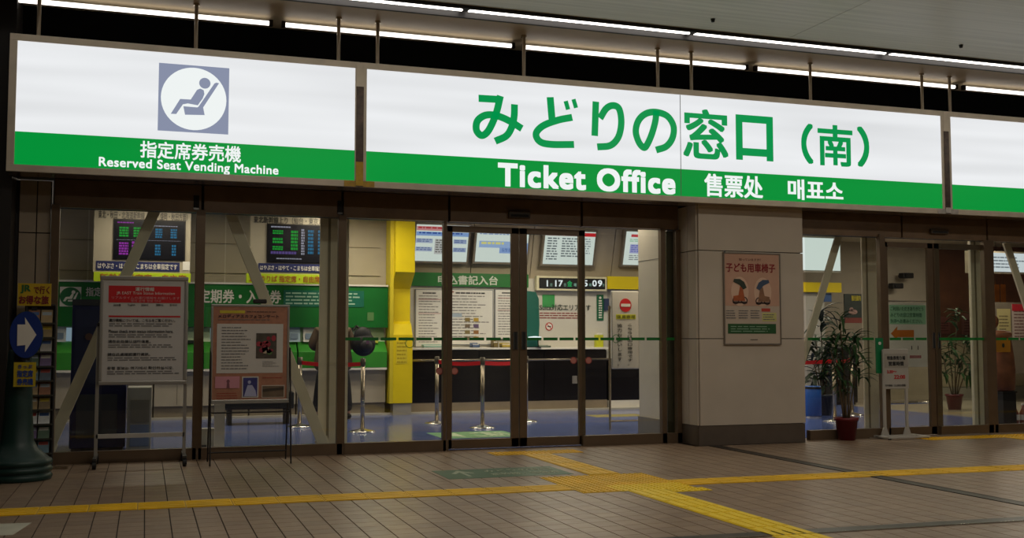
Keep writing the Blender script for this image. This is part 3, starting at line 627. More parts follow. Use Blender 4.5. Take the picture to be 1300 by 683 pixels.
t = thing('display_post', 'pale narrow post behind the left edge of the easel', 'post', ((x0+x1)/2, .5, 0)); obj('post', MB().box(x0, x1, .5, .58, 0, 1.2), WHITE, t); obj('foot', MB().box(x0-.08, x1+.1, .42, .66, 0, .02), WHITE, t)
# dark mat leaning low behind easel
t = thing('storage_bench', 'long low black bench behind the poster easel', 'bench', (1.1, 3.9, 0)); xa, xb = at(284, 520, 3.9)[0], at(372, 520, 3.9)[0]
obj('top', MB().box(xa, xb, 3.8, 4.2, .2, .42), BLACK, t, bev=.02); obj('leg', MB().box(xa+.05, xa+.1, 3.85, 4.15, 0, .2), DARK, t); obj('leg', MB().box(xb-.1, xb-.05, 3.85, 4.15, 0, .2), DARK, t)

# ================================================================== OFFICE: yellow partition
YP = 4.95; x0, x1 = at(499.5, 400, YP)[0], at(524, 400, YP)[0]
def zp(py): return zz(510, py, YP)
t = thing('partition', 'bright yellow freestanding partition between the machines and the writing counter', 'partition', ((x0+x1)/2, YP, 0))
pr = [(YP+.25, zp(512)), (YP, zp(512)), (YP, zp(425)), (YP+.10, zp(411)), (YP+.16, zp(408)), (YP+.16, zp(366)), (YP-.12, zp(346)), (YP-.12, 2.9), (YP+.25, 2.9)]
obj('body', MB().prism([(x0, y, z) for y, z in pr], (x1-x0, 0, 0)), YEL, t, bev=.004); obj('plinth', MB().box(x0+.01, x1-.01, YP+.02, YP+.25, 0, zp(512)), mat('#9b968a', .4), t)
obj('side_cheek', MB().box(x0-.05, x0, YP+.0, YP+.3, zp(512), 2.9), mat('#d8c42a', .5, var=.04), t)
x_, X_, z0, z1 = rect(503, 433, 517, 462, YP); obj('notice_sheet', MB().box(x_, X_, YP-.004, YP, z0, z1), mat('#ddc930', .5), t); lines(x_+.01, X_-.01, z0, z1, 6, YP-.004, mat('#b5a010', .5, var=0), t, ragged=.1, words=3)

# ================================================================== OFFICE: writing counter in the middle
xa = x1+.02; xe = at(771, 470, YM)[0]; zc = zz(700, 441, YM)
t = thing('writing_counter', 'long black-fronted writing counter with a white edge and a handrail', 'counter', ((xa+xe)/2, YM, 0))
BK = mat('#120f10', .22, var=.1)
n = 3; wv = (xe-xa)/n
for k in range(n): obj('front_panel', MB().box(xa+k*wv+.004, xa+(k+1)*wv-.004, YM+.02, YM+.05, .16, zc-.04), BK, t)
obj('worktop', MB().box(xa, xe, YM-.05, YM+.35, zc-.03, zc), WHITE, t, bev=.004); obj('carcass', MB().box(xa+.01, xe-.01, YM+.05, YM+.35, .0, zc-.03), DARK, t)
obj('plinth', MB().box(xa, xe, YM+.01, YM+.05, 0, .155), mat('#8d7f6a', .35), t)
obj('handrail', MB().tube((xa, YM-.1, zz(700, 456.5, YM-.1)), (xe, YM-.1, zz(700, 456.5, YM-.1)), .018, seg=12), STEEL, t, smooth=True)
for k in range(5):
    xx = xa+.1+(xe-xa-.2)*k/4; obj('rail_bracket', MB().box(xx-.012, xx+.012, YM-.1, YM+.02, zz(700, 456.5, YM-.1)-.012, zz(700, 456.5, YM-.1)+.012), STEEL, t)
obj('socket_plate', MB().box(at(727, 480, YM)[0], at(733, 480, YM)[0], YM+.008, YM+.02, zz(730, 487, YM), zz(730, 477, YM)), mat('#7d7872', .4), t)
# sloped wall carrying the light boxes
def tilt(z): return 5.44-(z-2.02)*.30
SL = mat('#b8ac96', .5, var=.04)
xR = at(818, 320, 5.3)[0]; xl = x1
sw = struct('wall_sloped', MB().prism([(xl, tilt(2.02)+.1, 2.02), (xl, tilt(2.9)+.1, 2.9), (xl, 5.5, 2.9), (xl, 5.5, 2.02)], (xR+1.2-xl, 0, 0)), SL, 'forward-leaning beige wall that carries the lit fare boards')
seams = [xl, at(600, 340, 5.3)[0], at(676, 340, 5.3)[0], at(779, 340, 5.3)[0], xR+1.2]
for a, b in zip(seams, seams[1:]): obj('panel', MB().prism([(a+.006, tilt(2.03), 2.03), (a+.006, tilt(2.9), 2.9), (a+.006, tilt(2.9)+.1, 2.9), (a+.006, tilt(2.03)+.1, 2.03)], (b-a-.012, 0, 0)), SL, sw)
def lightbox(lab, pxl, pxr, pyb, pyt, paint):
    Yb = 5.22; xl_, zb = at(pxl, pyb, Yb); xr_ = at(pxr, pyb, Yb)[0]; ztop = zz(pxl, pyt, 5.0)
    sl = .30; th = .09
    def pt(u, v, o=0.):       # u, v in 0..1 over the lit sheet, o = distance in front of it
        z = zb+(ztop-zb)*v; return Vector((xl_+(xr_-xl_)*u, Yb-(z-zb)*sl-o, z-o*sl))
    def plate(u0, v0, u1, v1, o, e=.003): return [pt(u0, v0, o), pt(u1, v0, o), pt(u1, v1, o), pt(u0, v1, o)]
    t = thing('fare_light_box', lab, 'light box', (xl_+(xr_-xl_)/2, Yb, zb)); m = .035/(xr_-xl_); mv = .035/(ztop-zb)
    obj('casing', MB().prism(plate(-m, -mv, 1+m, 1+mv, -.012), (0, th, 0)), mat('#8d8270', .4, metal=.3), t, bev=.004)
    obj('lit_sheet', MB().prism(plate(0, 0, 1, 1, 0), (0, .01, 0)), glow('#d3dcd6', .95), t)
    def P_(nm, u0, v0, u1, v1, col, s=.8, o=.003, rows=0):
        mb = MB()
        if rows:
            for i in range(rows):
                vt = v1-(v1-v0)*i/rows; vb = vt-(v1-v0)/rows*.5; u = u0; e = u1-(u1-u0)*random.uniform(0, .3)
                while u < e:
                    q = min(e, u+random.uniform(.03, .1)); mb.prism(plate(u, vb, q, vt, o), (0, .003, 0)); u = q+.02
        else: mb.prism(plate(u0, v0, u1, v1, o), (0, .003, 0))
        return obj(nm, mb, glow(col, s), t)
    paint(P_); return t
def pa(P):
    P('red_heading', .0, .84, 1, .96, '#cf8f90'); P('heading_rows', .03, .86, .95, .94, '#b02a2e', o=.006, rows=1); P('blue_heading', 0, .70, 1, .81, '#86a4d8'); P('heading_rows', .05, .72, .95, .8, '#2f4f9c', o=.006, rows=1)
    for v in (.5, .27):
        P('blue_box', .0, v, .32, v+.12, '#a9b4cc'); P('blue_box', .72, v, .97, v+.12, '#9aa8c8'); P('print', .02, v+.01, .3, v+.11, '#5e6f9f', o=.006, rows=2); P('print', .74, v+.01, .95, v+.1, '#5e6f9f', o=.006, rows=2)
    P('grey_map', .36, .2, .62, .62, '#c3c2c0'); P('map_print', .38, .22, .6, .6, '#6d6a66', o=.006, rows=6)
def pb(P):
    P('print', .05, .88, .95, .95, '#8fa0c8', rows=1); P('blue_band', .05, .48, .72, .70, '#9db6e0'); P('yellow_letters', .09, .52, .70, .67, '#dfd98a', o=.006, rows=1); P('blue_band', .45, .30, 1, .50, '#8ea9dc'); P('blue_hills', .8, .5, 1, .66, '#8aa6cf'); P('print', .5, .34, .95, .46, '#5674b0', o=.006, rows=2)
def pc(P):
    P('red_heading', .02, .86, 1, .97, '#c8242a'); P('heading_print', .15, .9, .9, .94, '#f0c9c9', o=.006, rows=1); P('print', .05, .1, .3, .8, '#6d7478', rows=9); P('print', .34, .2, .7, .8, '#6d7478', rows=8); P('print', .75, .3, .95, .8, '#98a0a4', rows=7)
def pd(P):
    P('red_heading', .1, .84, 1, .92, '#c64449'); P('green_arc', .08, .68, .6, .78, '#8fc7a0', rows=2); P('violet_block', .1, .35, 1, .62, '#a9abd6'); P('print', .12, .37, .95, .6, '#6c70b8', o=.006, rows=4); P('print', .1, .12, .9, .3, '#8d8f92', rows=3)
lightbox('lit fare board with blue boxes and a small map, beside the yellow partition', 526, 592, 331, 284, pa)
lightbox('lit fare board with yellow lettering on blue bands', 603, 668, 332, 293, pb)
lightbox('lit fare board with a solid red heading above the digital clock', 689, 752, 335, 292, pc)
lightbox('lit fare board with a violet block, half hidden by the white column', 791, 852, 336, 293, pd)
# green fascia
YF = 5.25; a, b, c, d = rect(525, 347, 671, 364, YF); b = at(671, 354, YF)[0]
t = thing('fascia_sign', 'dark green sign over the writing counter with white characters', 'sign', ((a+b)/2, YF, c)); obj('board', MB().box(x1+.01, b, YF, YF+.08, zz(600, 364, YF), zz(600, 347, YF)), MG, t)
ptext('申込書記入台', 556, 349, 632, 361, YF-.001, mat('#cfd8c8', .5, var=0), t, bold=.02)
# wall below
wl = struct('wall_notice', MB().box(x1, at(771, 400, 5.3)[0], 5.3, 5.45, .9, 2.03), mat('#d2cec2', .5, var=.02), 'pale wall above the writing counter')
def sheet(lab, px0, py0, px1, py1, Y, rows, frame='#8b8f93', extra=None, ink=None):
    a, b, c, d = rect(px0, py0, px1, py1, Y); t = thing('wall_notice', lab, 'notice', ((a+b)/2, Y, c), 'notices above the writing counter')
    obj('frame', MB().box(a-.012, b+.012, Y-.006, Y+.02, c-.012, d+.012), mat(frame, .4), t); obj('sheet', MB().box(a, b, Y-.01, Y-.006, c, d), PAPER, t)
    lines(a+.04, b-.04, c+.05, d-.07, rows, Y-.010, ink or GREYINK, t, fill=.28, ragged=.4, words=7); lines(a+.1, b-.1, d-.06, d-.03, 1, Y-.01, INK, t, fill=.7, ragged=.1)
    if extra: extra(t, a, b, c, d, Y)
    return t
def ex_rule(t, a, b, c, d, Y):
    obj('red_rule', MB().box(a+.03, b-.03, Y-.012, Y-.01, c+(d-c)*.58, c+(d-c)*.59).box(a+.03, b-.03, Y-.012, Y-.01, c+(d-c)*.83, c+(d-c)*.84), mat('#b77d78', .5, var=0), t)
def ex_photos(t, a, b, c, d, Y):
    cols = ['#8d7a45', '#b79a3a', '#7a6b58', '#6d5a7a', '#8a7a4e', '#9a6d3e', '#7e7458', '#a78c4a']
    for k in range(8): xx = a+(b-a)*(.36+.2*(k % 2)); zk = c+(d-c)*(.42-.115*(k//2)); obj('ticket_photo', MB().box(xx, xx+.08, Y-.013, Y-.01, zk, zk+.055), mat(cols[k], .5), t)
    obj('blue_note', MB().box(a+.02, a+.2, Y-.013, Y-.01, c+(d-c)*.5, c+(d-c)*.57), mat('#a9b9c9', .5), t); obj('red_mark', MB().box(a+.01, a+.07, Y-.013, Y-.01, d-.04, d-.02), mat('#8d2b26', .5), t)
sheet('white notice with thin red rules next to the yellow partition', 528, 368, 562, 440, 5.28, 18, extra=ex_rule)
sheet('large white notice with small ticket pictures, between the door stiles', 570, 368, 625, 437, 5.28, 16, extra=ex_photos)
sheet('white notice with red rules left of the teal banner', 629, 368, 664, 430, 5.28, 16, extra=ex_rule)
a, b, c, d = rect(666, 369, 684, 438, 5.15); t = thing('banner', 'dark teal curved banner standing behind the door stiles', 'banner', ((a+b)/2, 5.15, zc)); mb = MB()
mb.poly([(a, zc), (b-.02, zc), (b, zc+.35), (b-.01, d-.12), (b-.06, d-.02), (a, d)], 5.12, 5.14); obj('cloth', mb, mat('#0d5a4c', .5, var=.08), t); obj('foot', MB().box(a, b, 5.1, 5.2, zc, zc+.01), DARK, t)
# counter-top clutter
t = thing('desk_lamp', 'small white reading lamp glowing on the writing counter', 'lamp', (at(676, 428, 4.98)[0], 4.98, zc)); lx = at(677, 428, 5.05)[0]-.0; lz = zz(673, 428, 5.05)
obj('shade', MB().lathe(lx, 4.98, [(.03, lz-.012), (.10, lz-.008), (.10, lz+.004), (.02, lz+.014)], 20), glow('#f2fbff', 1.3), t, smooth=True); obj('stem', MB().tube((lx+.09, 5.07, zc), (lx+.05, 5.0, lz), .008), DARK, t); obj('base', MB().lathe(lx+.09, 5.07, [(.05, zc), (.05, zc+.012)], 16), DARK, t)
for px, w_, h_, col, lab in ((549, .3, .05, '#9fc1b4', 'flat pale green tray of forms on the counter left of the stile'), (603, .12, .07, '#5c6f93', 'small blue form box on the writing counter'), (628, .08, .12, '#7b6a3d', 'small brown pen holder on the writing counter'), (642, .16, .07, '#b7a04a', 'yellow and red stack of forms on the writing counter'), (690, .2, .035, '#3c5a44', 'low dark green tray on the counter below the no smoking mark')):
    xx, _ = at(px, 438, YM+.05); t = thing('form_tray', lab, 'tray', (xx, YM+.05, zc)); mb = MB(); mb.box(xx-w_/2, xx+w_/2, YM, YM+.12, zc, zc+.008).box(xx-w_/2, xx+w_/2, YM, YM+.008, zc, zc+h_*.6).box(xx-w_/2, xx+w_/2, YM+.112, YM+.12, zc, zc+h_).box(xx-w_/2, xx-w_/2+.008, YM, YM+.12, zc, zc+h_*.8).box(xx+w_/2-.008, xx+w_/2, YM, YM+.12, zc, zc+h_*.8)
    obj('tray', mb, mat(col, .5), t); obj('forms', MB().box(xx-w_/2+.01, xx+w_/2-.01, YM+.01, YM+.11, zc+.008, zc+h_*.75), PAPER, t)
# clock
YK = 5.18; a, b, c, d = rect(681.5, 350, 770.5, 368.5, YK); t = thing('digital_clock', 'long black digital date and time display in a cream frame', 'clock', ((a+b)/2, YK, c))
obj('frame', MB().box(a, b, YK, YK+.1, c, d), mat('#ddd6b4', .4), t, bev=.004); a2, b2, c2, d2 = rect(684.5, 352.5, 768, 366, YK); obj('display', MB().box(a2, b2, YK-.006, YK, c2, d2), BLACK, t)
LW = glow('#e8eef2', 1.0); LG = glow('#2cae62', .8); LS = glow('#8fb7a5', .6)
for body, p0, p1, yt, yb, m in (('1', 694, 695.6, 355.5, 363.5, LW), ('月', 698, 701, 359.5, 363.5, LS), ('1', 704.8, 706.4, 355.5, 363.5, LW), ('7', 709, 714.5, 355.5, 363.5, LW), ('日', 716, 718.5, 359.5, 363.5, LS), ('金', 720, 726.5, 356, 363.5, LG), ('曜', 728.5, 732, 359.5, 363.5, LS), ('1', 735, 736.6, 355.5, 363.5, LW), ('5', 740.5, 746, 355.5, 363.5, LW), ('時', 748, 751, 359.5, 363.5, LS), ('0', 752, 757.5, 355.5, 363.5, LW), ('9', 759, 764.5, 355.5, 363.5, LW), ('分', 765, 767.3, 359.8, 363.5, LS)):
    ptext(body, p0, yt+.2, p1, yb+.2, YK-.008, m, t, name='digit', bold=.02)
t = thing('wall_board', 'plain yellow panel on the wall right of the digital clock', 'panel', (at(795, 358, 5.2)[0], 5.2, 1.9)); obj('panel', MB().box(at(771, 358, 5.2)[0]+.005, at(870, 358, 5.2)[0], 5.2, 5.3, zz(790, 367, 5.2), zz(790, 351, 5.2)), YEL, t)
# wall lettering and signs right of the stiles
YW = 5.298
t = thing('wall_sign', 'card-area notice printed on the pale wall with a green square above it', 'sign', (at(715, 390, YW)[0], YW, 1.3))
a, b, c, d = rect(688.5, 374, 704, 390, YW); obj('green_square', MB().box(a, b, YW-.006, YW, c, d), mat('#3d9a52', .5), t)
ptext('Suica対応エリアです', 685, 386, 750, 394, YW-.007, mat('#2e3a33', .5, var=0), t, bold=.012)
a, b, c, d = rect(685, 396, 745, 405, YW); lines(a, b, c, d, 3, YW, mat('#8d3b39', .5, var=0), t, ragged=.3, words=10)
x_, z_ = at(697, 414.5, YW); t = thing('no_smoking_sign', 'small round red no smoking mark on the pale wall', 'sign', (x_, YW, z_-.06)); obj('white_disc', MB().disc(x_, z_, .055, .055, YW-.005, YW, 24), PAPER, t); obj('red_ring', MB().disc(x_, z_, .062, .062, YW-.008, YW-.003, 24, rin=.8).bar((x_-.035, YW-.006, z_+.035), (x_+.035, YW-.006, z_-.035), .01, .004), RED, t); obj('cigarette', MB().box(x_-.03, x_+.03, YW-.0095, YW-.008, z_-.006, z_+.006), INK, t)
a, b, c, d = rect(757.5, 374, 766, 407, YW); t = thing('wall_sign', 'narrow green vertical sign with white lettering on the pale wall', 'sign', ((a+b)/2, YW, c)); obj('plate', MB().box(a, b, YW-.01, YW, c, d), mat('#12633d', .5), t); lines(a+.03, b-.03, c+.03, d-.08, 8, YW-.011, WHITE, t, ragged=0, words=1, fill=.6); obj('emblem', MB().disc((a+b)/2, d-.05, .02, .02, YW-.013, YW-.01, 12), WHITE, t)
a, b, c, d = rect(767.5, 379, 773, 394, 5.25); tag(obj('wall_sign', MB().box(a, b, 5.24, 5.29, c, d), mat('#2c3a5c', .5)), 'tiny dark blue label beside the narrow green sign', 'sign')
a, b, c, d = rect(757, 425, 766, 437, YM+.1); t = thing('yellow_leaflet_box', 'small yellow leaflet box at the right end of the counter', 'box', ((a+b)/2, YM+.12, zc)); obj('box', MB().box(a, b, YM+.1, YM+.18, zc, d), mat('#c2c52a', .5), t); obj('leaflets', MB().box(a+.01, b-.01, YM+.12, YM+.16, d, d+.03), PAPER, t)

# gate frame at the right end, with the no-entry board on it
YG = 1.7; xg0, xg1 = at(774, 450, YG)[0], at(814, 450, YG)[0]
t = thing('gate_frame', 'slim steel gate frame standing left of the white column', 'frame', ((xg0+xg1)/2, YG, 0))
for xx in (xg0, xg1): obj('upright', MB().tube((xx, YG, 0), (xx, YG, 1.50), .014, seg=10), STEEL, t)
obj('crossbar', MB().tube((xg0, YG, .10), (xg1, YG, .10), .012, seg=10), STEEL, t); obj('crossbar', MB().tube((xg0, YG, 1.48), (xg1, YG, 1.48), .012, seg=10), STEEL, t)
a, b, c, d = rect(776.5, 369, 811, 468.5, YG-.04); t = thing('no_entry_board', 'tall white exit-only board with a red no entry disc, hung on the gate frame', 'sign', ((a+b)/2, YG-.05, c))
obj('board', MB().box(a, b, YG-.05, YG-.02, c, d), mat('#c9c4ba', .5, var=.02), t, bev=.012); obj('rim', MB().box(a, a+.006, YG-.055, YG-.05, c+.02, d-.02).box(b-.006, b, YG-.055, YG-.05, c+.02, d-.02), mat('#8c8880', .5), t)
x_, z_ = at(794, 387.5, YG-.05); obj('red_disc', MB().disc(x_, z_, .078, .082, YG-.056, YG-.05, 32), RED, t); obj('white_bar', MB().box(x_-.062, x_+.062, YG-.06, YG-.056, z_-.018, z_+.018), WHITE, t)
obj('yellow_note', MB().box(*rect(782, 399, 807, 405, YG-.05)[:2], YG-.054, YG-.05, *rect(782, 399, 807, 405, YG-.05)[2:]), mat('#c7c62c', .5), t)
ptext('係員専用', 783, 400, 806, 404.4, YG-.0555, mat('#5a5c18', .5, var=0), t)
ptext('こ\nち\nら\nは\n出\n口\n専\n用\nで\nす\n。', 796.5, 411, 803, 464, YG-.052, INK, t); ptext('協\n力\nお\n願\nい\nし\nま\nす\n。', 783.5, 411, 790, 464, YG-.052, INK, t)
t = thing('low_partition', 'low black counter end behind the no entry board', 'partition', (at(795, 500, 5)[0], 5, 0)); a, b = xe+.03, at(850, 500, YM)[0]
obj('panel', MB().box(a, b, YM+.02, YM+.2, .14, zz(790, 455, YM)), BK, t); obj('kick', MB().box(a, b, YM, YM+.2, .03, .14), WHITE, t)
struct('wall_notice_2', MB().box(xe+.02, 11.0, 5.35, 5.45, 0, 2.03), mat('#b7b4ac', .5, var=.03), 'pale wall behind the white column')
# the pillar goes on behind the glass as a white return
t = struct('wall_pillar_return', MB().box(5.47, 6.65, .3, 1.12, 0, 2.9), mat('#e2d8c6', .45, var=.03), 'white return of the pillar just inside the glass')
obj('skirting', MB().box(5.455, 5.472, .3, 1.13, 0, .20), mat('#8f8a80', .3, metal=.3), t); obj('joint', MB().box(5.467, 5.47, .3, 1.12, 2.0, 2.006), GREYINK, t)
obj('end_panel', MB().box(at(845, 480, .1)[0], at(858, 480, .1)[0], .06, .1, .1, 2.26), mat('#5d5c48', .2, metal=.5, var=.1), w4)

# ================================================================== stanchions and belts
def stanchion(px, py, lab, h=.87):
    gx, gy = gnd(px, py); t = thing('belt_stanchion', lab, 'stanchion', (gx, gy, 0), 'steel belt stanchions in the office')
    obj('base', MB().lathe(gx, gy, [(.16, 0), (.16, .008), (.13, .02), (.05, .035), (.03, .045)], 28), CHROME, t, smooth=True)
    obj('pole', MB().tube((gx, gy, .04), (gx, gy, h-.05), .025, seg=14), STEEL, t, smooth=True); obj('cap', MB().lathe(gx, gy, [(.03, h-.09), (.032, h-.085), (.032, h-.005), (.026, h)], 16), mat('#6d665c', .3, metal=.7), t, smooth=True)
    return gx, gy
st = {}
for k, px, py, lab in (('a', 380, 542, 'steel belt stanchion seen right of the poster easel'), ('b', 460, 548.5, 'steel belt stanchion standing right of the customer'), ('c', 554.5, 538, 'steel belt stanchion left of the central doors, at the belt end'), ('d', 612.5, 543.5, 'steel belt stanchion behind the left door leaf'), ('e', 668, 535.5, 'steel belt stanchion just right of the door meeting stiles'), ('f', 1060, 535, 'steel belt stanchion behind the potted palm, the nearer one'), ('g', 1082, 527, 'steel belt stanchion behind the potted palm, the farther one')): st[k] = stanchion(px, py, lab)
def belt(a, b, lab, z=.80):
    A = Vector((*a, z)); B = Vector((*b, z)); d = (B-A).normalized(); A += d*.034; B -= d*.034; n = 8; mb = MB(); s_ = Vector((-d.y, d.x, 0))*.002
    for i in range(n):
        p = A+(B-A)*i/n; q = A+(B-A)*(i+1)/n; p.z -= .02*math.sin(math.pi*i/n); q.z -= .02*math.sin(math.pi*(i+1)/n)
        h = Vector((0, 0, .024)); mb.hexa([p-s_-h, q-s_-h, q+s_-h, p+s_-h, p-s_+h, q-s_+h, q+s_+h, p+s_+h])
    tag(obj('barrier_belt', mb, mat('#d4141e', .5, var=0)), lab, 'belt')
belt(st['a'], st['b'], 'red barrier belt passing in front of the customer'); belt(st['c'], st['d'], 'red barrier belt left of the left door leaf'); belt(st['d'], st['e'], 'red barrier belt behind the door meeting stiles'); belt(st['f'], st['g'], 'red barrier belt behind the potted palm')
belt((st['f'][0]-1.6, st['f'][1]-.2), st['f'], 'red barrier belt beside the pillar, left of the palm')
# floor stickers
def floor_decal(pts, col, name, lab, cat='floor sticker', z=.0):
    t = thing(name, lab, cat, (sum(p[0] for p in pts)/4, sum(p[1] for p in pts)/4, z)); obj('film', MB().prism([(x, y, z) for x, y in pts], (0, 0, .0015)), mat(col, .5, var=.12), t); return t
A = gnd(556, 597), gnd(706, 589.5), gnd(742, 600.5), gnd(583, 606.5)
t = floor_decal([(2.28, -2.11), (3.33, -2.11), (3.33, -1.55), (2.28, -1.55)], '#2e5a37', 'floor_sticker', 'dark green guidance sticker on the hall floor with a white arrow')
WS = mat('#9ba58c', .6, var=.1)
obj('arrow', MB().prism([(2.48, -1.62, .0015), (2.58, -1.80, .0015), (2.55, -1.83, .0015), (2.48, -1.71, .0015), (2.41, -1.83, .0015), (2.38, -1.80, .0015)], (0, 0, .0012)).prism([(2.47, -1.71, .0015), (2.50, -1.71, .0015), (2.50, -2.0, .0015), (2.47, -2.0, .0015)], (0, 0, .001)), WS, t)
text('みどりの窓口', 2.68, 3.27, -1.78, -1.64, .0016, WS, t, floor=True, bold=.02, thick=.001); text('新幹線・特急券', 2.68, 3.27, -2.0, -1.86, .0016, WS, t, floor=True, bold=.02, thick=.001)
ya_ = gnd(600, 556)[1]; yb_ = gnd(600, 548)[1]; xa_ = gnd(548, 552)[0]; xb_ = gnd(650, 550)[0]
t = floor_decal([(xa_, ya_), (xb_, ya_), (xb_, yb_), (xa_, yb_)], '#6fa573', 'floor_sticker', 'pale green sticker on the blue office floor behind the central doors')
text('ご案内', xa_+.45, xb_-.08, ya_+.1, yb_-.1, .0016, mat('#c5d8b4', .6, var=0), t, floor=True, bold=.03, thick=.001); obj('arrow', MB().prism([(xa_+.08, (ya_+yb_)/2, .0016), (xa_+.3, ya_+.12, .0016), (xa_+.3, yb_-.12, .0016)], (0, 0, .001)), mat('#c5d8b4', .6, var=0), t)
t = floor_decal([(-1.2, -3.62), (-.68, -3.62), (-.62, -3.22), (-1.2, -3.16)], '#b9b7a4', 'floor_sticker', 'pale floor sticker with a green bar at the lower left corner')
obj('green_bar', MB().prism([(-1.2, -3.5, .0016), (-.8, -3.42, .0016), (-.78, -3.38, .0016), (-1.2, -3.36, .0016)], (0, 0, .001)), mat('#1f6a3c', .6), t)
a = gnd(770, 527); t = floor_decal([(a[0]-.3, a[1]-.35), (a[0]+.5, a[1]-.35), (a[0]+.5, a[1]+.1), (a[0]-.3, a[1]+.1)], '#9a8f58', 'floor_sticker', 'worn yellow patch on the office floor in front of the black counter')

# ================================================================== HALL: brochure rack, cone sign, boards
YR = -.30; x0, x1 = at(31, 480, YR)[0], at(68, 480, YR)[0]; zt = zz(50, 388, YR)
t = thing('brochure_rack', 'tall dark wire rack of travel brochures at the left edge of the glass', 'rack', ((x0+x1)/2, YR, 0))
obj('side_frame', MB().tube((x0, YR, .02), (x0, YR, zt), .012).tube((x1, YR, .02), (x1, YR, zt), .012).tube((x0, YR, zt), (x1, YR, zt), .012), DARK, t); obj('backboard', MB().box(x0, x1, YR+.03, YR+.05, .1, zt), mat('#3a352c', .6), t)
obj('foot', MB().bar((x0-.02, YR+.02, .012), (at(87, 590, YR)[0], YR-.12, .012), .02, .02, (0, 0, 1)).bar((x1, YR+.16, .012), (x1, YR-.2, .012), .02, .02, (0, 0, 1)), STEEL, t)
rows = 10; ph = (zt-.16)/rows; pal = ['#55606d', '#8b8a6a', '#9a8560', '#6b5a7e', '#7b6a4e', '#5f7a86', '#a6a29a', '#8a5e44', '#4f6652', '#94805a']
for k in range(rows): obj('shelf', MB().box(x0, x1, YR-.05, YR+.03, .122+k*ph, .127+k*ph).box(x0, x1, YR-.055, YR-.05, .122+k*ph, .137+k*ph), mat('#4a4a42', .4, metal=.4), t)
for k in range(rows):
    for j in range(2):
        if True:
            bx0 = x0+.02+j*(x1-x0-.03)/2; bx1 = bx0+(x1-x0-.05)/2; z0 = .13+k*ph; c1 = pal[(k*3+j*5) % 10] if k != 2 else '#c4c7c4'
            row = ['lowest', 'second', 'third', 'fourth', 'fifth', 'sixth', 'seventh', 'eighth', 'ninth', 'top'][k]
            b_ = thing('brochure', 'travel brochure in the %s %s pocket of the wire rack, counted from the floor' % (row, 'left' if j == 0 else 'right'), 'brochure', (bx0, YR-.02, z0), 'brochures in the wire rack')
            mb = MB().prism([(bx0, YR-.045, z0), (bx1, YR-.045, z0), (bx1, YR+.0, z0+ph*.95), (bx0, YR+.0, z0+ph*.95)], (0, .008, 0)); obj('cover', mb, mat(c1, .4, var=.25, scale=14), b_)
            f0, f1 = .62, .86; mb = MB().prism([(bx0+.008, YR-.045+.047*f0-.003, z0+ph*.92*f0), (bx1-.008, YR-.045+.047*f0-.003, z0+ph*.92*f0), (bx1-.008, YR-.045+.047*f1-.003, z0+ph*.92*f1), (bx0+.008, YR-.045+.047*f1-.003, z0+ph*.92*f1)], (0, .004, 0))
            obj('title_band', mb, mat(['#b09b2d', '#8f9aa0', '#9a4238', '#b5b2a6', '#39578a'][(k+2*j) % 5], .5, var=0), b_)
a, b, c, d = rect(22.5, 359.5, 65, 388, YR-.02); t = thing('rack_sign', 'yellow hand-lettered sign on top of the brochure rack', 'sign', ((a+b)/2, YR-.02, c)); obj('board', MB().box(a, b, YR-.02, YR-.005, c, d), mat('#c9a81e', .5, var=.05), t); obj('clip', MB().box((a+b)/2-.02, (a+b)/2+.02, YR-.005, YR+.01, c-.04, c+.05), DARK, t)
ptext('JR', 26, 361.5, 39, 372.5, YR-.022, mat('#2e6a34', .5, var=0), t, bold=.03); ptext('で行く', 43, 363, 63, 373, YR-.022, mat('#7a1f22', .5, var=0), t, bold=.02); ptext('お得な旅', 24, 375, 62, 386, YR-.022, mat('#7a1f22', .5, var=0), t, bold=.03)
# cone sign
gx, gy = -.93, -1.02; CG = mat('#10302a', .45, var=.1)
t = thing('cone_sign_stand', 'dark green ribbed cone stand carrying the blue arrow disc', 'stand', (gx, gy, 0))
pf = [(.25, 0)]
for k in range(3): pf += [(.255, .01+k*.055), (.262, .03+k*.055), (.25, .05+k*.055), (.235, .055+k*.055)]
pf += [(.21, .19), (.15, .24), (.12, .30), (.105, .5), (.095, .8), (.085, 1.0), (.07, 1.02)]
obj('cone', MB().lathe(gx, gy, pf, 36), CG, t, smooth=True); obj('arm', MB().box(gx-.03, gx+.03, gy-.09, gy-.06, .85, 1.05), DARK, t)
YA = gy-.15; xc, zc_ = at(33.5, 425, YA); t = thing('arrow_sign', 'blue oval sign with a white arrow pointing right, on the cone stand', 'sign', (xc, YA, zc_-.25))
rz = (zz(33, 396, YA)-zz(33, 455, YA))/2; rx = .118
obj('disc', MB().disc(xc, zc_, rx, rz, YA-.015, YA, 40), mat('#16307c', .4, var=.04), t); obj('rim', MB().disc(xc, zc_, rx*1.03, rz*1.02, YA-.005, YA+.012, 40), mat('#1c3a33', .4), t); obj('bracket', MB().box(xc-.03, xc+.03, YA+.0, gy-.09, zc_-.2, zc_-.1), DARK, t)
def ap(px, py): return at(px, py, YA)
obj('arrow', MB().poly([ap(22.5, 412), ap(32.5, 412), ap(32, 403), ap(46.5, 425), ap(32, 447), ap(32.5, 438), ap(22, 439)], YA-.019, YA-.015), WHITE, t)
a, b, c, d = rect(17.5, 460, 45.5, 491, YA); t = thing('yellow_plate', 'square yellow sign plate with blue lettering under the arrow disc', 'sign', ((a+b)/2, YA, c)); obj('plate', MB().box(a, b, YA-.012, YA, c, d), mat('#b9a21c', .5, var=.04), t); obj('bracket', MB().box((a+b)/2-.03, (a+b)/2+.03, YA, gy-.10, c+.05, c+.12), DARK, t)
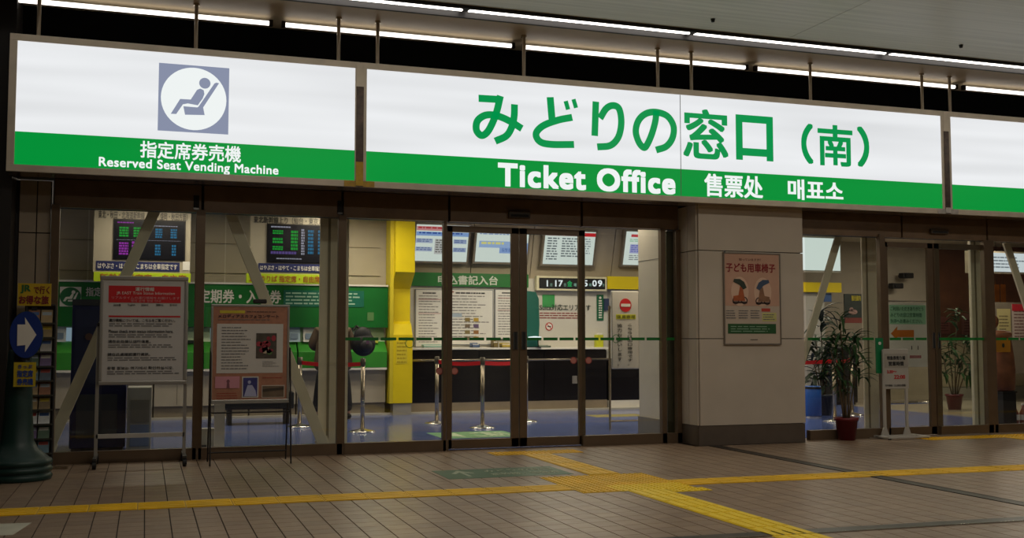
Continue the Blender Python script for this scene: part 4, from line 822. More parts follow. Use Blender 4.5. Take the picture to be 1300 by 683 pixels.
BI = mat('#1f3f8c', .5, var=0); ptext('きっぷ', 23, 463, 41, 468, YA-.013, BI, t, bold=.01); ptext('指定席', 21.5, 470, 42, 479, YA-.013, BI, t, bold=.03); ptext('券売機', 21.5, 480.5, 42, 489, YA-.013, BI, t, bold=.03)

# notice board on castors
def tube_path(pts, r): return MB().path(pts, r, 10)
YB = -.34; a, b, c, d = rect(126, 350, 238, 489, YB); b = at(238, 420, YB)[0]
NB = thing('notice_board_stand', 'silver-framed train information board on a stand with castors', 'notice board', ((a+b)/2, YB, 0))
AL_ = mat('#a8a49c', .35, metal=.5, var=.04)
obj('frame', MB().box(a, b, YB-.02, YB+.02, d-.035, d).box(a, b, YB-.02, YB+.02, c, c+.035).box(a, a+.03, YB-.02, YB+.02, c+.035, d-.035).box(b-.03, b, YB-.02, YB+.02, c+.035, d-.035), AL_, NB, bev=.008)
sh = obj('poster', MB().box(a+.03, b-.03, YB-.008, YB+.008, c+.035, d-.035), mat('#c3bfba', .5, var=.02), NB)
def q(px0, py0, px1, py1, m, nm, o=.009, par=None):
    A, B, C_, D = rect(px0, py0, px1, py1, YB); return obj(nm, MB().box(A, B, YB-o-.002, YB-o, C_, D), m, par or sh)
q(138, 362.5, 229.5, 384, RED, 'red_heading'); q(138, 400.5, 229, 402.5, RED, 'red_rule')
PK = mat('#d8a0a0', .5, var=0)
ptext('運行情報', 172, 364.5, 196, 369.5, YB-.0115, WHITE, sh, bold=.01); ptext('JR EAST Train Status Information', 148, 370, 222, 374.5, YB-.0115, WHITE, sh); ptext('リアルタイムの運行情報をお届けします', 142, 376, 228, 379.5, YB-.0115, PK, sh); ptext('열차 운행 정보 안내', 166, 380.3, 204, 383.3, YB-.0115, PK, sh)
for px in (149, 167, 184, 203, 220): ptext({149: '日本語', 167: 'English', 184: '简体中文', 203: '繁體中文', 220: '한국어'}[px], px-4.5, 386, px+4.5, 388.6, YB-.0095, INK, sh)
for i, (body, w_) in enumerate((('運行情報については、こちらをご覧ください。', 84), ('Please check train status information here.', 82), ('请在此处确认运行信息。', 54), ('請在此處確認運行資訊。', 54), ('운행 정보는 여기에서 확인하십시오.', 84))):
    py = (404.5, 418.5, 431.5, 448, 465.5)[i]; ptext(body, 138.5-i*.6, py, 138.5-i*.6+w_, py+4, YB-.0095, INK, sh, bold=.006)
    A, B, C_, D = rect(138.5-i*.6, py+5.2, 228, py+10.5, YB); lines(A, B, C_, D, 2, YB-.009, GREYINK, sh, fill=.5, ragged=.2, words=9)
for s_, px in ((0, 123), (1, 235)):
    xx = at(px, 500, YB)[0]; obj('upright', MB().box(xx-.014, xx+.014, YB+.02, YB+.05, .085, zz(px, 412, YB)), AL_, NB)
    obj('foot_bar', MB().box(xx-.015, xx+.015, YB-.22, YB+.26, .068, .09), mat('#2b2825', .5), NB)
    for yy in (YB-.20, YB+.24):
        w_ = obj('castor', MB().tube((xx-.015, yy, .034), (xx+.015, yy, .034), .034, seg=16), BLACK, NB); obj('fork', MB().box(xx-.018, xx-.014, yy-.012, yy+.012, .02, .07).box(xx+.014, xx+.018, yy-.012, yy+.012, .02, .07), DARK, w_)
    obj('clamp', MB().tube((xx, YB+.005, zz(px, 412, YB)), (xx, YB+.06, zz(px, 412, YB)), .016), DARK, NB)
xx0, xx1 = at(123, 500, YB)[0], at(235, 500, YB)[0]; zr = zz(180, 553, YB); obj('crossbar', MB().box(xx0, xx1, YB+.02, YB+.045, zr-.018, zr+.018), mat('#c9c5bd', .35, metal=.3), NB)

# poster easel
YE = -.46; a, b, c, d = rect(267, 386, 367, 511, YE); b = at(367, 450, YE)[0]
ES = thing('poster_easel', 'orange-brown event poster in a silver frame on a thin dark easel', 'poster stand', ((a+b)/2, YE, 0))
obj('frame', MB().box(a, b, YE-.012, YE+.012, d-.022, d).box(a, b, YE-.012, YE+.012, c, c+.022).box(a, a+.02, YE-.012, YE+.012, c+.022, d-.022).box(b-.02, b, YE-.012, YE+.012, c+.022, d-.022), AL_, ES, bev=.005)
po = obj('poster', MB().box(a+.02, b-.02, YE-.006, YE+.006, c+.022, d-.022), mat('#a8745a', .6, var=.14, scale=18), ES)
def qe(px0, py0, px1, py1, m, nm, o=.007):
    A, B, C_, D = rect(px0, py0, px1, py1, YE); return obj(nm, MB().box(A, B, YE-o-.002, YE-o, C_, D), m, po)
qe(275, 411, 359, 474, mat('#c9c4bc', .6, var=.02), 'white_sheet'); qe(279, 394, 311, 397.5, mat('#c7b52e', .5), 'yellow_title')
ptext('メロディアスカフェコンサート', 277, 399, 354, 403.5, YE-.0075, mat('#33242e', .5, var=0), po, bold=.015)
for (p0, q0, p1, q1, n_, m_) in ((277, 404.5, 350, 407, 1, GREYINK), (281, 414, 322, 470, 15, GREYINK), (333, 458, 355, 466, 4, GREYINK), (313, 394.5, 352, 397, 1, INK), (275, 498, 303, 507, 3, mat('#a04538', .5, var=0)), (333, 478, 360, 481, 1, mat('#a04538', .5, var=0))):
    A, B, C_, D = rect(p0, q0, p1, q1, YE); lines(A, B, C_, D, n_, YE-.0095, m_, po, fill=.3, ragged=.45)
ph_ = qe(325, 423, 351, 455, mat('#4a4238', .5, var=.3, scale=20), 'photo', .010)
for k in range(14):
    cx = random.uniform(328, 348); cy = random.uniform(427, 451); X_, Z_ = at(cx, cy, YE); col = ['#a03a48', '#8e2f3f', '#4f6b3a', '#7b6a4e', '#b5a087', '#5c4d6d'][k % 6] if cy > 440 else ['#a5333f', '#c0606a', '#8f2733'][k % 3]
    obj('photo_patch', MB().disc(X_, Z_, random.uniform(.015, .03), random.uniform(.012, .028), YE-.0135, YE-.0115, 9), mat(col, .5, var=.2), po)
qe(273, 478, 304, 493, mat('#c98a95', .5, var=.05), 'pink_card', .010); x_, z_ = at(289.5, 484, YE); obj('card_figure', MB().disc(x_, z_, .014, .016, YE-.0135, YE-.012, 12).poly([(x_-.014, z_-.06), (x_-.01, z_-.015), (x_+.01, z_-.015), (x_+.014, z_-.06)], YE-.0135, YE-.012), mat('#7a4b55', .5), po)
qe(307, 478, 328, 505, mat('#c9c4bc', .5), 'photo_border', .009); qe(308.5, 479.5, 326.5, 503.5, mat('#3a3a78', .5, var=.2, scale=20), 'blue_photo', .011); x_, z_ = at(317, 493, YE); obj('dress_shape', MB().poly([(x_-.05, z_-.07), (x_-.02, z_+.03), (x_+.02, z_+.03), (x_+.05, z_-.02), (x_+.06, z_-.07)], YE-.015, YE-.013).disc(x_-.005, z_+.055, .014, .016, YE-.015, YE-.013, 12), mat('#a9abc9', .5), po)
qe(332, 489, 361, 505, mat('#c9b8a8', .5), 'photo_border', .009); qe(333, 490, 360, 504, mat('#6b5a48', .5, var=.2, scale=20), 'sepia_photo', .011); A, B, C_, D = rect(333, 490, 360, 504, YE); obj('roof_shape', MB().poly([(A, C_+.07), (B, D-.01), (B, D-.035), (A, C_+.045)], YE-.0145, YE-.013), mat('#3f342a', .5), po)
for px in (266, 367):
    xx = at(px, 540, YE)[0]; obj('leg', MB().tube((xx, YE-.16, 0), (xx, YE+.0, 1.02), .007, seg=8), DARK, ES); obj('rear_leg', MB().tube((xx, YE+.22, 0), (xx, YE+.02, 1.02), .007, seg=8), DARK, ES)
xx0, xx1 = at(266, 540, YE)[0], at(367, 540, YE)[0]
obj('crossbar', MB().tube((xx0, YE-.08, zz(300, 523, YE)), (xx1, YE-.08, zz(300, 523, YE)), .007), DARK, ES); obj('crossbar', MB().tube((xx0, YE+.2, .08), (xx1, YE+.2, .08), .007), DARK, ES); obj('ledge', MB().box(a, b, YE-.03, YE+.02, c-.012, c), AL_, ES)
xh, zh = at(330, 384, YE); obj('top_clip', MB().box(xh-.06, xh+.06, YE-.02, YE+.02, zh-.01, zh+.03), DARK, ES, bev=.01)

# framed poster on the pillar
YQ = -.415; a, b, c, d = rect(917.5, 320, 990.5, 438, YQ); a = at(918, 380, YQ)[0]; b = at(990.5, 380, YQ)[0]
PS = thing('framed_poster', "framed children's wheelchair poster on the cream pillar", 'poster', ((a+b)/2, YQ, c))
obj('frame', MB().box(a, b, YQ-.018, YQ, d-.016, d).box(a, b, YQ-.018, YQ, c, c+.016).box(a, a+.014, YQ-.018, YQ, c+.016, d-.016).box(b-.014, b, YQ-.018, YQ, c+.016, d-.016), mat('#8f857a', .3, metal=.5), PS, bev=.003)
pq = obj('sheet', MB().box(a+.014, b-.014, YQ-.01, YQ, c+.016, d-.016), mat('#bfae9c', .45, var=.02), PS)
def qq(px0, py0, px1, py1, m, nm, o=.010):
    A, B, C_, D = rect(px0, py0, px1, py1, YQ); return obj(nm, MB().box(A, B, YQ-o-.002, YQ-o, C_, D), m, pq)
qq(919.5, 322, 988, 388, mat('#c49a82', .45, var=.05), 'peach_field'); qq(923.5, 411, 984.5, 423.5, mat('#24552a', .45, var=0), 'green_box'); qq(966, 391.5, 977, 395.5, mat('#b8402e', .5, var=0), 'red_tag'); qq(967, 397, 985, 408, mat('#c7c27a', .5), 'yellow_note')
ptext('子ども用車椅子', 921.5, 333.5, 984, 345, YQ-.0125, mat('#8c1f22', .5, var=0), pq, bold=.02); ptext('知っていますか？', 938, 327.5, 966, 331, YQ-.0125, mat('#7a4a3e', .5, var=0), pq)
for (p0, q0, p1, q1, n_, m_) in ((921, 393, 934, 405, 4, GREYINK), (937, 393, 950, 405, 4, GREYINK), (952, 393, 964, 405, 4, GREYINK), (968, 398, 983, 407, 3, GREYINK), (927, 413, 980, 422, 3, mat('#8aa58a', .5, var=0)), (952, 430, 963, 432.5, 1, INK)):
    A, B, C_, D = rect(p0, q0, p1, q1, YQ); lines(A, B, C_, D, n_, YQ-.0125, m_, pq, fill=.35, ragged=.2, words=5)
def chairpic(cx, cy, hood, body, flip):
    X_, Z_ = at(cx, cy, YQ); f = -1 if flip else 1; y1_, y0_ = YQ-.0135, YQ-.0155
    obj('picture_halo', MB().disc(X_, Z_, .105, .155, YQ-.0135, YQ-.012, 24), mat('#d8b49a', .5, var=0), pq)
    obj('picture_wheels', MB().disc(X_-.05, Z_-.095, .04, .04, y0_, y1_, 18, rin=.7).disc(X_+.05, Z_-.095, .04, .04, y0_, y1_, 18, rin=.7).box(X_-.085, X_+.085, y0_, y1_, Z_-.125, Z_-.105), mat('#4a3a36', .5), pq)
    obj('picture_seat', MB().poly([(X_-.06*f, Z_-.1), (X_-.03*f, Z_+.05), (X_+.0*f, Z_+.05), (X_+.02*f, Z_-.04), (X_+.08*f, Z_-.05), (X_+.08*f, Z_-.1)], y0_-.001, y1_-.0015), mat(body, .5, var=.2, scale=20), pq)
    obj('picture_hood', MB().poly([(X_-.08*f, Z_+.04), (X_-.05*f, Z_+.10), (X_+.0*f, Z_+.13), (X_+.07*f, Z_+.13), (X_+.08*f, Z_+.10), (X_+.01*f, Z_+.07), (X_-.04*f, Z_+.02)], y0_-.002, y1_-.003), mat(hood, .5, var=.1), pq)
chairpic(938.5, 370, '#2f3a2c', '#a8552a', True); chairpic(967.5, 371, '#3d4f68', '#8a6348', False)
obj('corner_screw', MB().disc(at(918.5, 319.5, YQ)[0], at(918.5, 319.5, YQ)[1], .012, .012, YQ-.022, YQ-.018, 12), CHROME, PS)

# ================================================================== HALL right: potted palm and white sign stand
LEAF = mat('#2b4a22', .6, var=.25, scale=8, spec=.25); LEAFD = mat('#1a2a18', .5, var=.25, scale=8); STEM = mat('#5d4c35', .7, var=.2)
def leaf_mesh(L, wd, droop):
    mb = MB(); n = 5; pts = []
    for i in range(n+1):
        s_ = i/n; x = L*s_*(1-.25*droop*s_); z = .25*L*s_-droop*L*s_*s_*.75; w_ = wd*(math.sin(math.pi*min(1, s_*.9+.08))**.7)*.5+.0008
        pts.append((x, w_, z))
    L_ = [mb.b.verts.new((x, -w_, z)) for x, w_, z in pts]; C_ = [mb.b.verts.new((x, 0, z-w_*.35)) for x, w_, z in pts]; R_ = [mb.b.verts.new((x, w_, z)) for x, w_, z in pts]
    for i in range(n):
        mb.b.faces.new((L_[i], L_[i+1], C_[i+1], C_[i])); mb.b.faces.new((C_[i], C_[i+1], R_[i+1], R_[i]))
    me = bpy.data.meshes.new('leaf'); mb.b.to_mesh(me); mb.b.free(); return me
def plant(name, lab, gx, gy, potm, pr, phh, crowns, leafm, nleaf, L, wd, dark_leaf=None, stems=3):
    t = thing(name, lab, 'plant', (gx, gy, 0)); rnd = random.Random(int(gx*10)+nleaf)
    obj('pot', MB().lathe(gx, gy, [(pr*.72, 0), (pr*.95, phh*.86), (pr*1.04, phh*.87), (pr*1.04, phh), (pr*.93, phh), (pr*.9, phh-.03)], 28), potm, t, smooth=True)
    obj('soil', MB().lathe(gx, gy, [(pr*.88, phh-.04), (pr*.88, phh-.03)], 20), mat('#2a1f17', .9, var=.3), t)
    meshes = [leaf_mesh(L*f, wd, dr) for f, dr in ((1, .6), (.85, .9), (.7, .4), (1.05, 1.2))]
    for m_ in meshes: m_.materials.append(leafm)
    for (cx, cy, cz) in crowns:
        a = Vector((gx+(cx-gx)*.15, gy+(cy-gy)*.15, phh-.05)); m_ = Vector(((a.x+cx)/2+rnd.uniform(-.02, .02), (a.y+cy)/2, (a.z+cz)/2)); c_ = Vector((cx, cy, cz))
        obj('stem', MB().tube(a, m_, .010, .009, 8).tube(m_, c_, .009, .006, 8), STEM, t, smooth=True)
    for k in range(nleaf):
        cx, cy, cz = crowns[k % len(crowns)]; hgt = rnd.uniform(-.28, .05); o = bpy.data.objects.new('leaf', rnd.choice(meshes)); COL.objects.link(o); o.parent = t
        o.location = Vector((cx, cy, cz+hgt))-t.location; o.rotation_euler = (rnd.uniform(-.2, .2), rnd.uniform(-.75, .35), rnd.uniform(0, 6.283))
    return t
gx, gy = gnd(1075, 558.5)
def cr(px, py, Y): x, z = at(px, py, Y); return (x, Y, z)
plant('potted_palm', 'leafy dragon palm in a dark red pot standing outside the right glass', gx, gy, mat('#6e1a22', .4, var=.06), .125, .245, [cr(1066, 405, gy), cr(1084, 428, gy+.03), cr(1055, 445, gy-.02), cr(1090, 452, gy), cr(1072, 470, gy), cr(1060, 425, gy+.05)], LEAF, 168, .25, .030)
gx2, gy2 = gnd(1212, 518); gx2, gy2 = gx2-.6, gy2-.5
gx2, gy2 = gnd(1212, 520)
plant('indoor_plant', 'slender green plant in a dark red pot inside the right-hand doors', gx2, gy2, mat('#5e1d22', .4, var=.06), .13, .24, [cr(1215, 395, gy2), cr(1203, 432, gy2), cr(1227, 428, gy2), cr(1218, 455, gy2), cr(1198, 455, gy2), cr(1230, 462, gy2)], mat('#2f4f28', .6, var=.25, scale=8, spec=.25), 120, .27, .045)
gx3, gy3 = 9.0, 2.2
gx3, gy3 = gnd(1046, 527)
plant('dark_plant', 'dark bushy plant inside the glass between the pillar and the potted palm', gx3, gy3, mat('#1b2433', .4), .15, .3, [cr(1042, 398, gy3), cr(1036, 430, gy3), cr(1052, 440, gy3), cr(1046, 470, gy3), cr(1034, 462, gy3)], LEAFD, 90, .38, .06)  # leaf colour darker than on the other plants
# white sign stand
YT = -.30; a, b, c, d = rect(1121, 443, 1152.5, 494, YT); t = thing('sign_stand', 'small white sign stand on two legs outside the right-hand doors', 'sign stand', ((a+b)/2, YT, 0))
WT = mat('#b5b0a6', .45, var=.03); obj('board', MB().box(a, b, YT-.015, YT+.005, c, d), WT, t, bev=.006)
obj('header_plate', MB().box(a+.01, b-.01, YT-.019, YT-.015, zz(1121, 467, YT), zz(1121, 449, YT)), mat('#a29d92', .5), t)
ptext('特急券売り場', 1126, 452, 1149, 457, YT-.0195, INK, t, bold=.02); ptext('営業時間', 1128, 459, 1147, 464.5, YT-.0195, INK, t, bold=.02); ptext('5:30～', 1126, 470, 1138, 474, YT-.016, RED, t, bold=.02); ptext('22:00', 1135, 476, 1149, 481, YT-.016, RED, t, bold=.02); ptext('年中無休（土日祝も営業）', 1124, 488, 1150, 491, YT-.016, INK, t)
for px in (1122.5, 1150.5):
    xx = at(px, 500, YT)[0]; obj('leg', MB().box(xx-.016, xx+.016, YT-.012, YT+.012, .03, zz(px, 444, YT)), WT, t, bev=.003)
    obj('leg_foot', MB().prism([(xx-.05, YT-.01, .03), (xx+.05, YT-.01, .03), (xx+.016, YT-.01, .12), (xx-.016, YT-.01, .12)], (0, .02, 0)), WT, t)
a, b = at(1113, 556, YT)[0], at(1166, 556, YT)[0]
obj('base_frame', MB().box(a, b, YT-.2, YT-.16, .012, .032).box(a, b, YT+.14, YT+.18, .012, .032).box(a, a+.05, YT-.16, YT+.14, .012, .032).box(b-.05, b, YT-.16, YT+.14, .012, .032).box(a, b, YT-.02, YT+.02, .012, .032), WT, t, bev=.004)
for xx in (a+.03, b-.03):
    for yy in (YT-.18, YT+.16): obj('rubber_foot', MB().tube((xx, yy, 0), (xx, yy, .014), .018, seg=12), BLACK, t)

# ================================================================== OFFICE right: behind the second shopfront
a, b, c, d = rect(1012, 302, 1062, 343, 5.1); t = thing('ceiling_light_box', 'large plain white light box beside the cream pillar', 'light box', ((a+b)/2, 5.1, c)); obj('casing', MB().box(a-.03, b+.03, 5.02, 5.16, c-.04, d+.04), mat('#9a9486', .4), t, bev=.005); obj('lit_sheet', MB().box(a, b, 5.0, 5.02, c, d), glow('#d6e2dc', .95), t)
a, b, c, d = rect(1010, 358, 1067, 370.5, 5.3); tag(obj('wall_board', MB().box(a, b, 5.27, 5.34, c, d), YEL), 'yellow wall panel below the plain white light box', 'panel')
a, b, c, d = rect(1048, 372, 1057, 383, 5.3); tag(obj('wall_sign', MB().box(a, b, 5.33, 5.348, c, d), mat('#3f5f94', .5)), 'small blue square sign under the yellow wall panel', 'sign')
a, b, c, d = rect(1072, 373, 1094.5, 410, 5.33); t = thing('wall_poster', 'dark poster with yellow title on the grey wall behind the palm', 'poster', ((a+b)/2, 5.33, c)); obj('sheet', MB().box(a, b, 5.325, 5.348, c, d), mat('#2c3430', .5, var=.2, scale=9), t)
ptext('観光案内', 1081, 375, 1092.5, 382, 5.324, mat('#c2b52e', .5, var=0), t, bold=.02); x_, z_ = at(1083, 396, 5.32); obj('food_picture', MB().disc(x_, z_, .09, .045, 5.318, 5.324, 16).disc(x_-.03, z_+.05, .04, .03, 5.318, 5.324, 12), mat('#a08078', .5, var=.2), t); obj('lower_strip', MB().box(a, b, 5.32, 5.325, c, c+.09), mat('#7b3a34', .5), t)
a, b, c, d = rect(1062, 440, 1089, 512, 4.9); t = thing('dark_kiosk', 'tall black kiosk standing behind the palm leaves', 'kiosk', ((a+b)/2, 4.95, 0)); obj('body', MB().box(a, b, 4.9, 5.25, .03, d), mat('#1a1716', .4, var=.1), t, bev=.02); obj('front_panel', MB().box(a+.05, b-.05, 4.885, 4.9, .4, d-.15), mat('#2a2625', .3), t); obj('plinth', MB().box(a+.03, b-.03, 4.93, 5.22, 0, .03), DARK, t)
gx, gy = gnd(1032, 530); t = thing('blue_bin', 'round blue bin inside the glass beside the pillar', 'bin', (gx, gy, 0)); obj('body', MB().lathe(gx, gy, [(.10, .02), (.12, .03), (.12, .42), (.11, .44)], 24), mat('#2c5fb0', .35, var=.04), t, smooth=True); obj('rim', MB().lathe(gx, gy, [(.125, .40), (.125, .43)], 24), DARK, t); obj('foot_ring', MB().lathe(gx, gy, [(.115, 0), (.12, .02)], 24), CHROME, t)
# banner frame with arrow
YZ = .6; xl_, xr_ = at(1113, 450, YZ)[0], at(1182, 450, YZ)[0]
t = thing('guide_board', 'tall white guide board with a green box and an orange arrow', 'sign', ((xl_+xr_)/2, YZ, 0))
for xx in (xl_, xr_): obj('pole', MB().tube((xx, YZ, .02), (xx, YZ, zz(1113, 380, YZ)), .012), CHROME, t); obj('finial', MB().ball((xx, YZ, zz(1113, 379, YZ)), .022), CHROME, t, smooth=True); obj('foot', MB().box(xx-.02, xx+.02, YZ-.2, YZ+.2, 0, .02), CHROME, t)
obj('top_bar', MB().tube((xl_, YZ, zz(1113, 380, YZ)-.02), (xr_, YZ, zz(1113, 380, YZ)-.02), .01), CHROME, t); obj('low_bar', MB().tube((xl_, YZ, zz(1140, 512, YZ)), (xr_, YZ, zz(1140, 512, YZ)), .012), CHROME, t)
a, b, c, d = rect(1126, 384, 1181, 466, YZ); b = xr_-.02; bo = obj('board', MB().box(a, b, YZ-.012, YZ, c, d), mat('#f0ede6', .45, var=.02), t, bev=.004)
A, B, C_, D = rect(1129, 387, 1175, 411.5, YZ-.012); obj('green_box', MB().box(A, B, YZ-.016, YZ-.012, C_, D), mat('#a3dcb8', .45, var=.02), bo, bev=.0015)
DG = mat('#2d6b4c', .5, var=0); ptext('ご利用いただきありがとう', 1130.5, 389, 1172, 394.5, YZ-.0165, DG, bo); ptext('みどりの窓口営業時間', 1130.5, 397, 1170, 402.5, YZ-.0165, DG, bo); ptext('矢印へお進みください。', 1130.5, 405, 1171, 410, YZ-.0165, DG, bo)
def az(px, py): return at(px, py, YZ-.012)
obj('arrow', MB().poly([az(1131, 423.5), az(1139, 414.5), az(1138.5, 419), az(1160, 419), az(1160, 428), az(1138.5, 428), az(1139, 432)], YZ-.0165, YZ-.012), mat('#d8791c', .5, var=0), bo)
obj('arrows_small', MB().box(*[az(1157, 440)[0], az(1157.8, 440)[0]], YZ-.0145, YZ-.012, az(1157, 444)[1], az(1157, 439)[1]).box(*[az(1165, 440)[0], az(1165.8, 440)[0]], YZ-.0145, YZ-.012, az(1165, 444)[1], az(1165, 439)[1]), INK, bo)
A, B, C_, D = rect(1155, 450, 1172, 456, YZ-.012); lines(A, B, C_, D, 1, YZ-.012, mat('#b5656a', .5, var=0), bo, fill=.6)
a, b, c, d = rect(1112.5, 429, 1121.5, 474, -.265); t = thing('green_plate', 'narrow dark green plate fixed to the door stile at the right shopfront', 'plate', ((a+b)/2, -.26, c)); obj('plate', MB().box(a, b, -.265, -.25, c, d), mat('#0f7d48', .45), t); obj('emblem', MB().disc((a+b)/2, d-.06, .018, .018, -.27, -.265, 12), WHITE, t)
for px, py, lab in ((1150, 350, 'dark bracket-mounted camera on the far wall above the guide board'), (1137, 363, 'small dark speaker on the far wall above the guide board, lower of the pair')):
    xx, zv = at(px, py, 6.3); t = thing('wall_camera', lab, 'camera', (xx, 6.4, zv)); obj('body', MB().box(xx-.12, xx+.12, 6.22, 6.36, zv-.05, zv+.05), DARK, t, bev=.015); obj('arm', MB().box(xx-.02, xx+.02, 6.36, 6.5, zv-.02, zv+.02), GREYINK, t); obj('lens', MB().tube((xx-.06, 6.2, zv), (xx-.06, 6.22, zv), .03), BLACK, t)
# curtain behind
YC = 5.1; a, b, c, d = rect(1124, 462, 1184, 516, YC); t = thing('curtain', 'pleated beige curtain behind the guide board', 'curtain', ((a+b)/2, YC, c)); mb = MB(); n = 26
for i in range(n): xx = a+(b-a)*i/n; mb.prism([(xx, YC, .05), (xx+(b-a)/n*.5, YC-.05, .05), (xx+(b-a)/n, YC, .05), (xx+(b-a)/n*.5, YC+.01, .05)], (0, 0, d-.05))
obj('cloth', mb, mat('#a8a08c', .7, var=.06), t); obj('rail', MB().tube((a, YC, d), (b, YC, d), .015), CHROME, t)
# wall cabinets and tall shelves in the waiting room
YL = 5.6; t = thing('locker_row', 'long row of low beige lockers at the back of the waiting room', 'lockers', (13.2, YL, 0)); x0 = at(1188, 470, YL)[0]; LK = mat('#a3967c', .5, var=.05); zt_ = zz(1215, 432, YL); zb_ = .22
obj('carcass', MB().box(x0, x0+6, YL+.03, YL+.5, .0, zt_), mat('#6f6554', .6), t)
for i in range(14):
    for j in range(2):
        q0 = x0+i*.43; h2 = (zt_-zb_)/2; dd = obj('locker_door', MB().box(q0+.01, q0+.42, YL, YL+.03, zb_+j*h2+.01, zb_+(j+1)*h2-.01), LK, t)
        obj('handle', MB().box(q0+.34, q0+.365, YL-.012, YL, zb_+(j+.5)*h2-.04, zb_+(j+.5)*h2+.04), DARK, dd)
obj('plinth', MB().box(x0, x0+6, YL-.12, YL+.03, 0, zb_), mat('#8f8a7d', .4), t)
YU = 6.45
t = thing('brown_wall_panel', 'warm brown wall panelling above the lockers', 'panelling', (13.5, YU, 1.3)); xq = at(1188, 400, YU)[0]
for i in range(9): obj('board', MB().box(xq+i*.8+.004, xq+(i+1)*.8-.004, YU, YU+.05, 1.0, 2.9), mat('#7a4d35', .5, var=.12), t)
def post2(lab, px0, py0, px1, py1, col, rows, ink, Y=YU-.03, head=None):
    a, b, c, d = rect(px0, py0, px1, py1, Y); t = thing('wall_poster', lab, 'poster', ((a+b)/2, Y, c)); obj('sheet', MB().box(a, b, Y-.005, Y+.025, c, d), mat(col, .5, var=.06), t)
    lines(a+.04, b-.04, c+.04, d-.1, rows, Y-.005, mat(ink, .5, var=0), t, fill=.4, words=5)
    if head: obj('heading', MB().box(a, b, Y-.008, Y-.004, d-.12, d), mat(head, .5), t)
post2('faded reddish poster left of the indoor plant', 1191, 402, 1206, 424, '#8b5348', 4, '#5a2b26'); post2('reddish poster right of the indoor plant', 1222, 398, 1240, 425, '#8a5a4e', 5, '#5a2b26'); post2('pale yellow notice left of the red-headed poster', 1266, 392, 1283, 431, '#a79c6e', 7, '#6b6046', Y=4.6); post2('white poster with a red heading at the right edge', 1285, 386, 1312, 432, '#a89a94', 9, '#6b4a48', head='#a0222c', Y=4.6)
for xx, lab in ((1266, 'left'), (1274, 'right')): 
    a, b, c, d = rect(xx-3, 361, xx+3, 388, 5.4); t = thing('hanging_banner', 'narrow orange hanging banner, %s one of the pair behind the right pane' % lab, 'banner', ((a+b)/2, 5.4, c)); obj('cloth', MB().box(a, b, 5.4, 5.41, c, d), mat('#b5661c', .6, var=.1), t); obj('cord', MB().tube(((a+b)/2, 5.405, d), ((a+b)/2, 5.405, 2.9), .004), DARK, t)
# posters stand on a screen
t = thing('display_screen', 'grey freestanding display screen carrying posters at the right edge', 'screen', (12.6, 4.62, 0)); a, b = at(1262, 450, 4.65)[0], at(1330, 450, 4.65)[0]; obj('panel', MB().box(a, b, 4.6, 4.66, .5, zz(1290, 384, 4.65)), mat('#6e6458', .6), t); obj('leg', MB().box(a+.02, a+.06, 4.6, 4.66, 0, .5), DARK, t); obj('leg', MB().box(b-.06, b-.02, 4.6, 4.66, 0, .5), DARK, t)
a, b, c, d = rect(1232, 320, 1330, 344, 4.4); t = thing('fare_light_box', 'wide lit board with small print behind the right pane', 'light box', ((a+b)/2, 4.4, c)); obj('casing', MB().box(a-.03, b+.03, 4.4, 4.5, c-.03, d+.03), mat('#8d8270', .4), t); obj('lit_sheet', MB().box(a, b, 4.385, 4.4, c, d), glow('#d3dbe0', .95), t)
lines(a+.45, a+1.2, c+.05, d-.05, 4, 4.384, glow('#7e8790', .7), t, fill=.4); lines(a+1.5, b-.1, c+.05, d-.05, 4, 4.384, glow('#7e8790', .7), t, fill=.4); obj('hanger', MB().box(a+.2, a+.23, 4.42, 4.45, d, 2.9).box(b-.23, b-.2, 4.42, 4.45, d, 2.9), STEEL, t)
for px, py in ((1206, 341), (1199, 349)):
    a, b, c, d = rect(px-5, py-1, px+5, py+1, 4.8); 
# wooden figure on a pedestal
gx, gy = at(1272, 500, .75)[0], .75
t = thing('pedestal', 'square black pedestal inside the right pane', 'pedestal', (gx, gy, 0)); zt_ = zz(1272, 497, .75-.12); obj('body', MB().box(gx-.105, gx+.105, gy-.13, gy+.13, .02, zt_-.02), BLACK, t, bev=.006); obj('top', MB().box(gx-.115, gx+.115, gy-.14, gy+.14, zt_-.02, zt_), DARK, t); obj('base', MB().box(gx-.11, gx+.11, gy-.135, gy+.135, 0, .02), DARK, t)
def zq(py): return zz(1272, py, gy)
t = thing('wooden_figure', 'rounded brown wooden figure with a yellow plaque, on the black pedestal', 'sculpture', (gx, gy, zt_)); BW = mat('#7d4a2c', .55, var=.3, scale=7)
obj('body', MB().lathe(gx, gy, [(.13, zt_), (.16, zt_+.02), (.168, zq(470)), (.155, zq(452)), (.14, zq(440)), (.125, zq(428)), (.13, zq(424)), (.115, zq(420.5)), (.03, zq(419))], 28), BW, t, smooth=True)
obj('head', MB().ball((gx-.07, gy+.02, zq(408)), .055, 1, 1, 1.5), BW, t, smooth=True); obj('collar', MB().lathe(gx, gy, [(.128, zq(429)), (.14, zq(426)), (.14, zq(423)), (.12, zq(421))], 28), mat('#8f5a3c', .5, var=.2), t, smooth=True)
a, b, c, d = rect(1262, 430, 1280, 447, gy-.13); obj('plaque', MB().box(a, b, gy-.165, gy-.13, c, d), mat('#c98a1e', .5, var=.05), t); obj('plaque_mark', MB().disc((a+b)/2, (c+d)/2, .02, .028, gy-.168, gy-.165, 14), mat('#2c3a2e', .5), t)
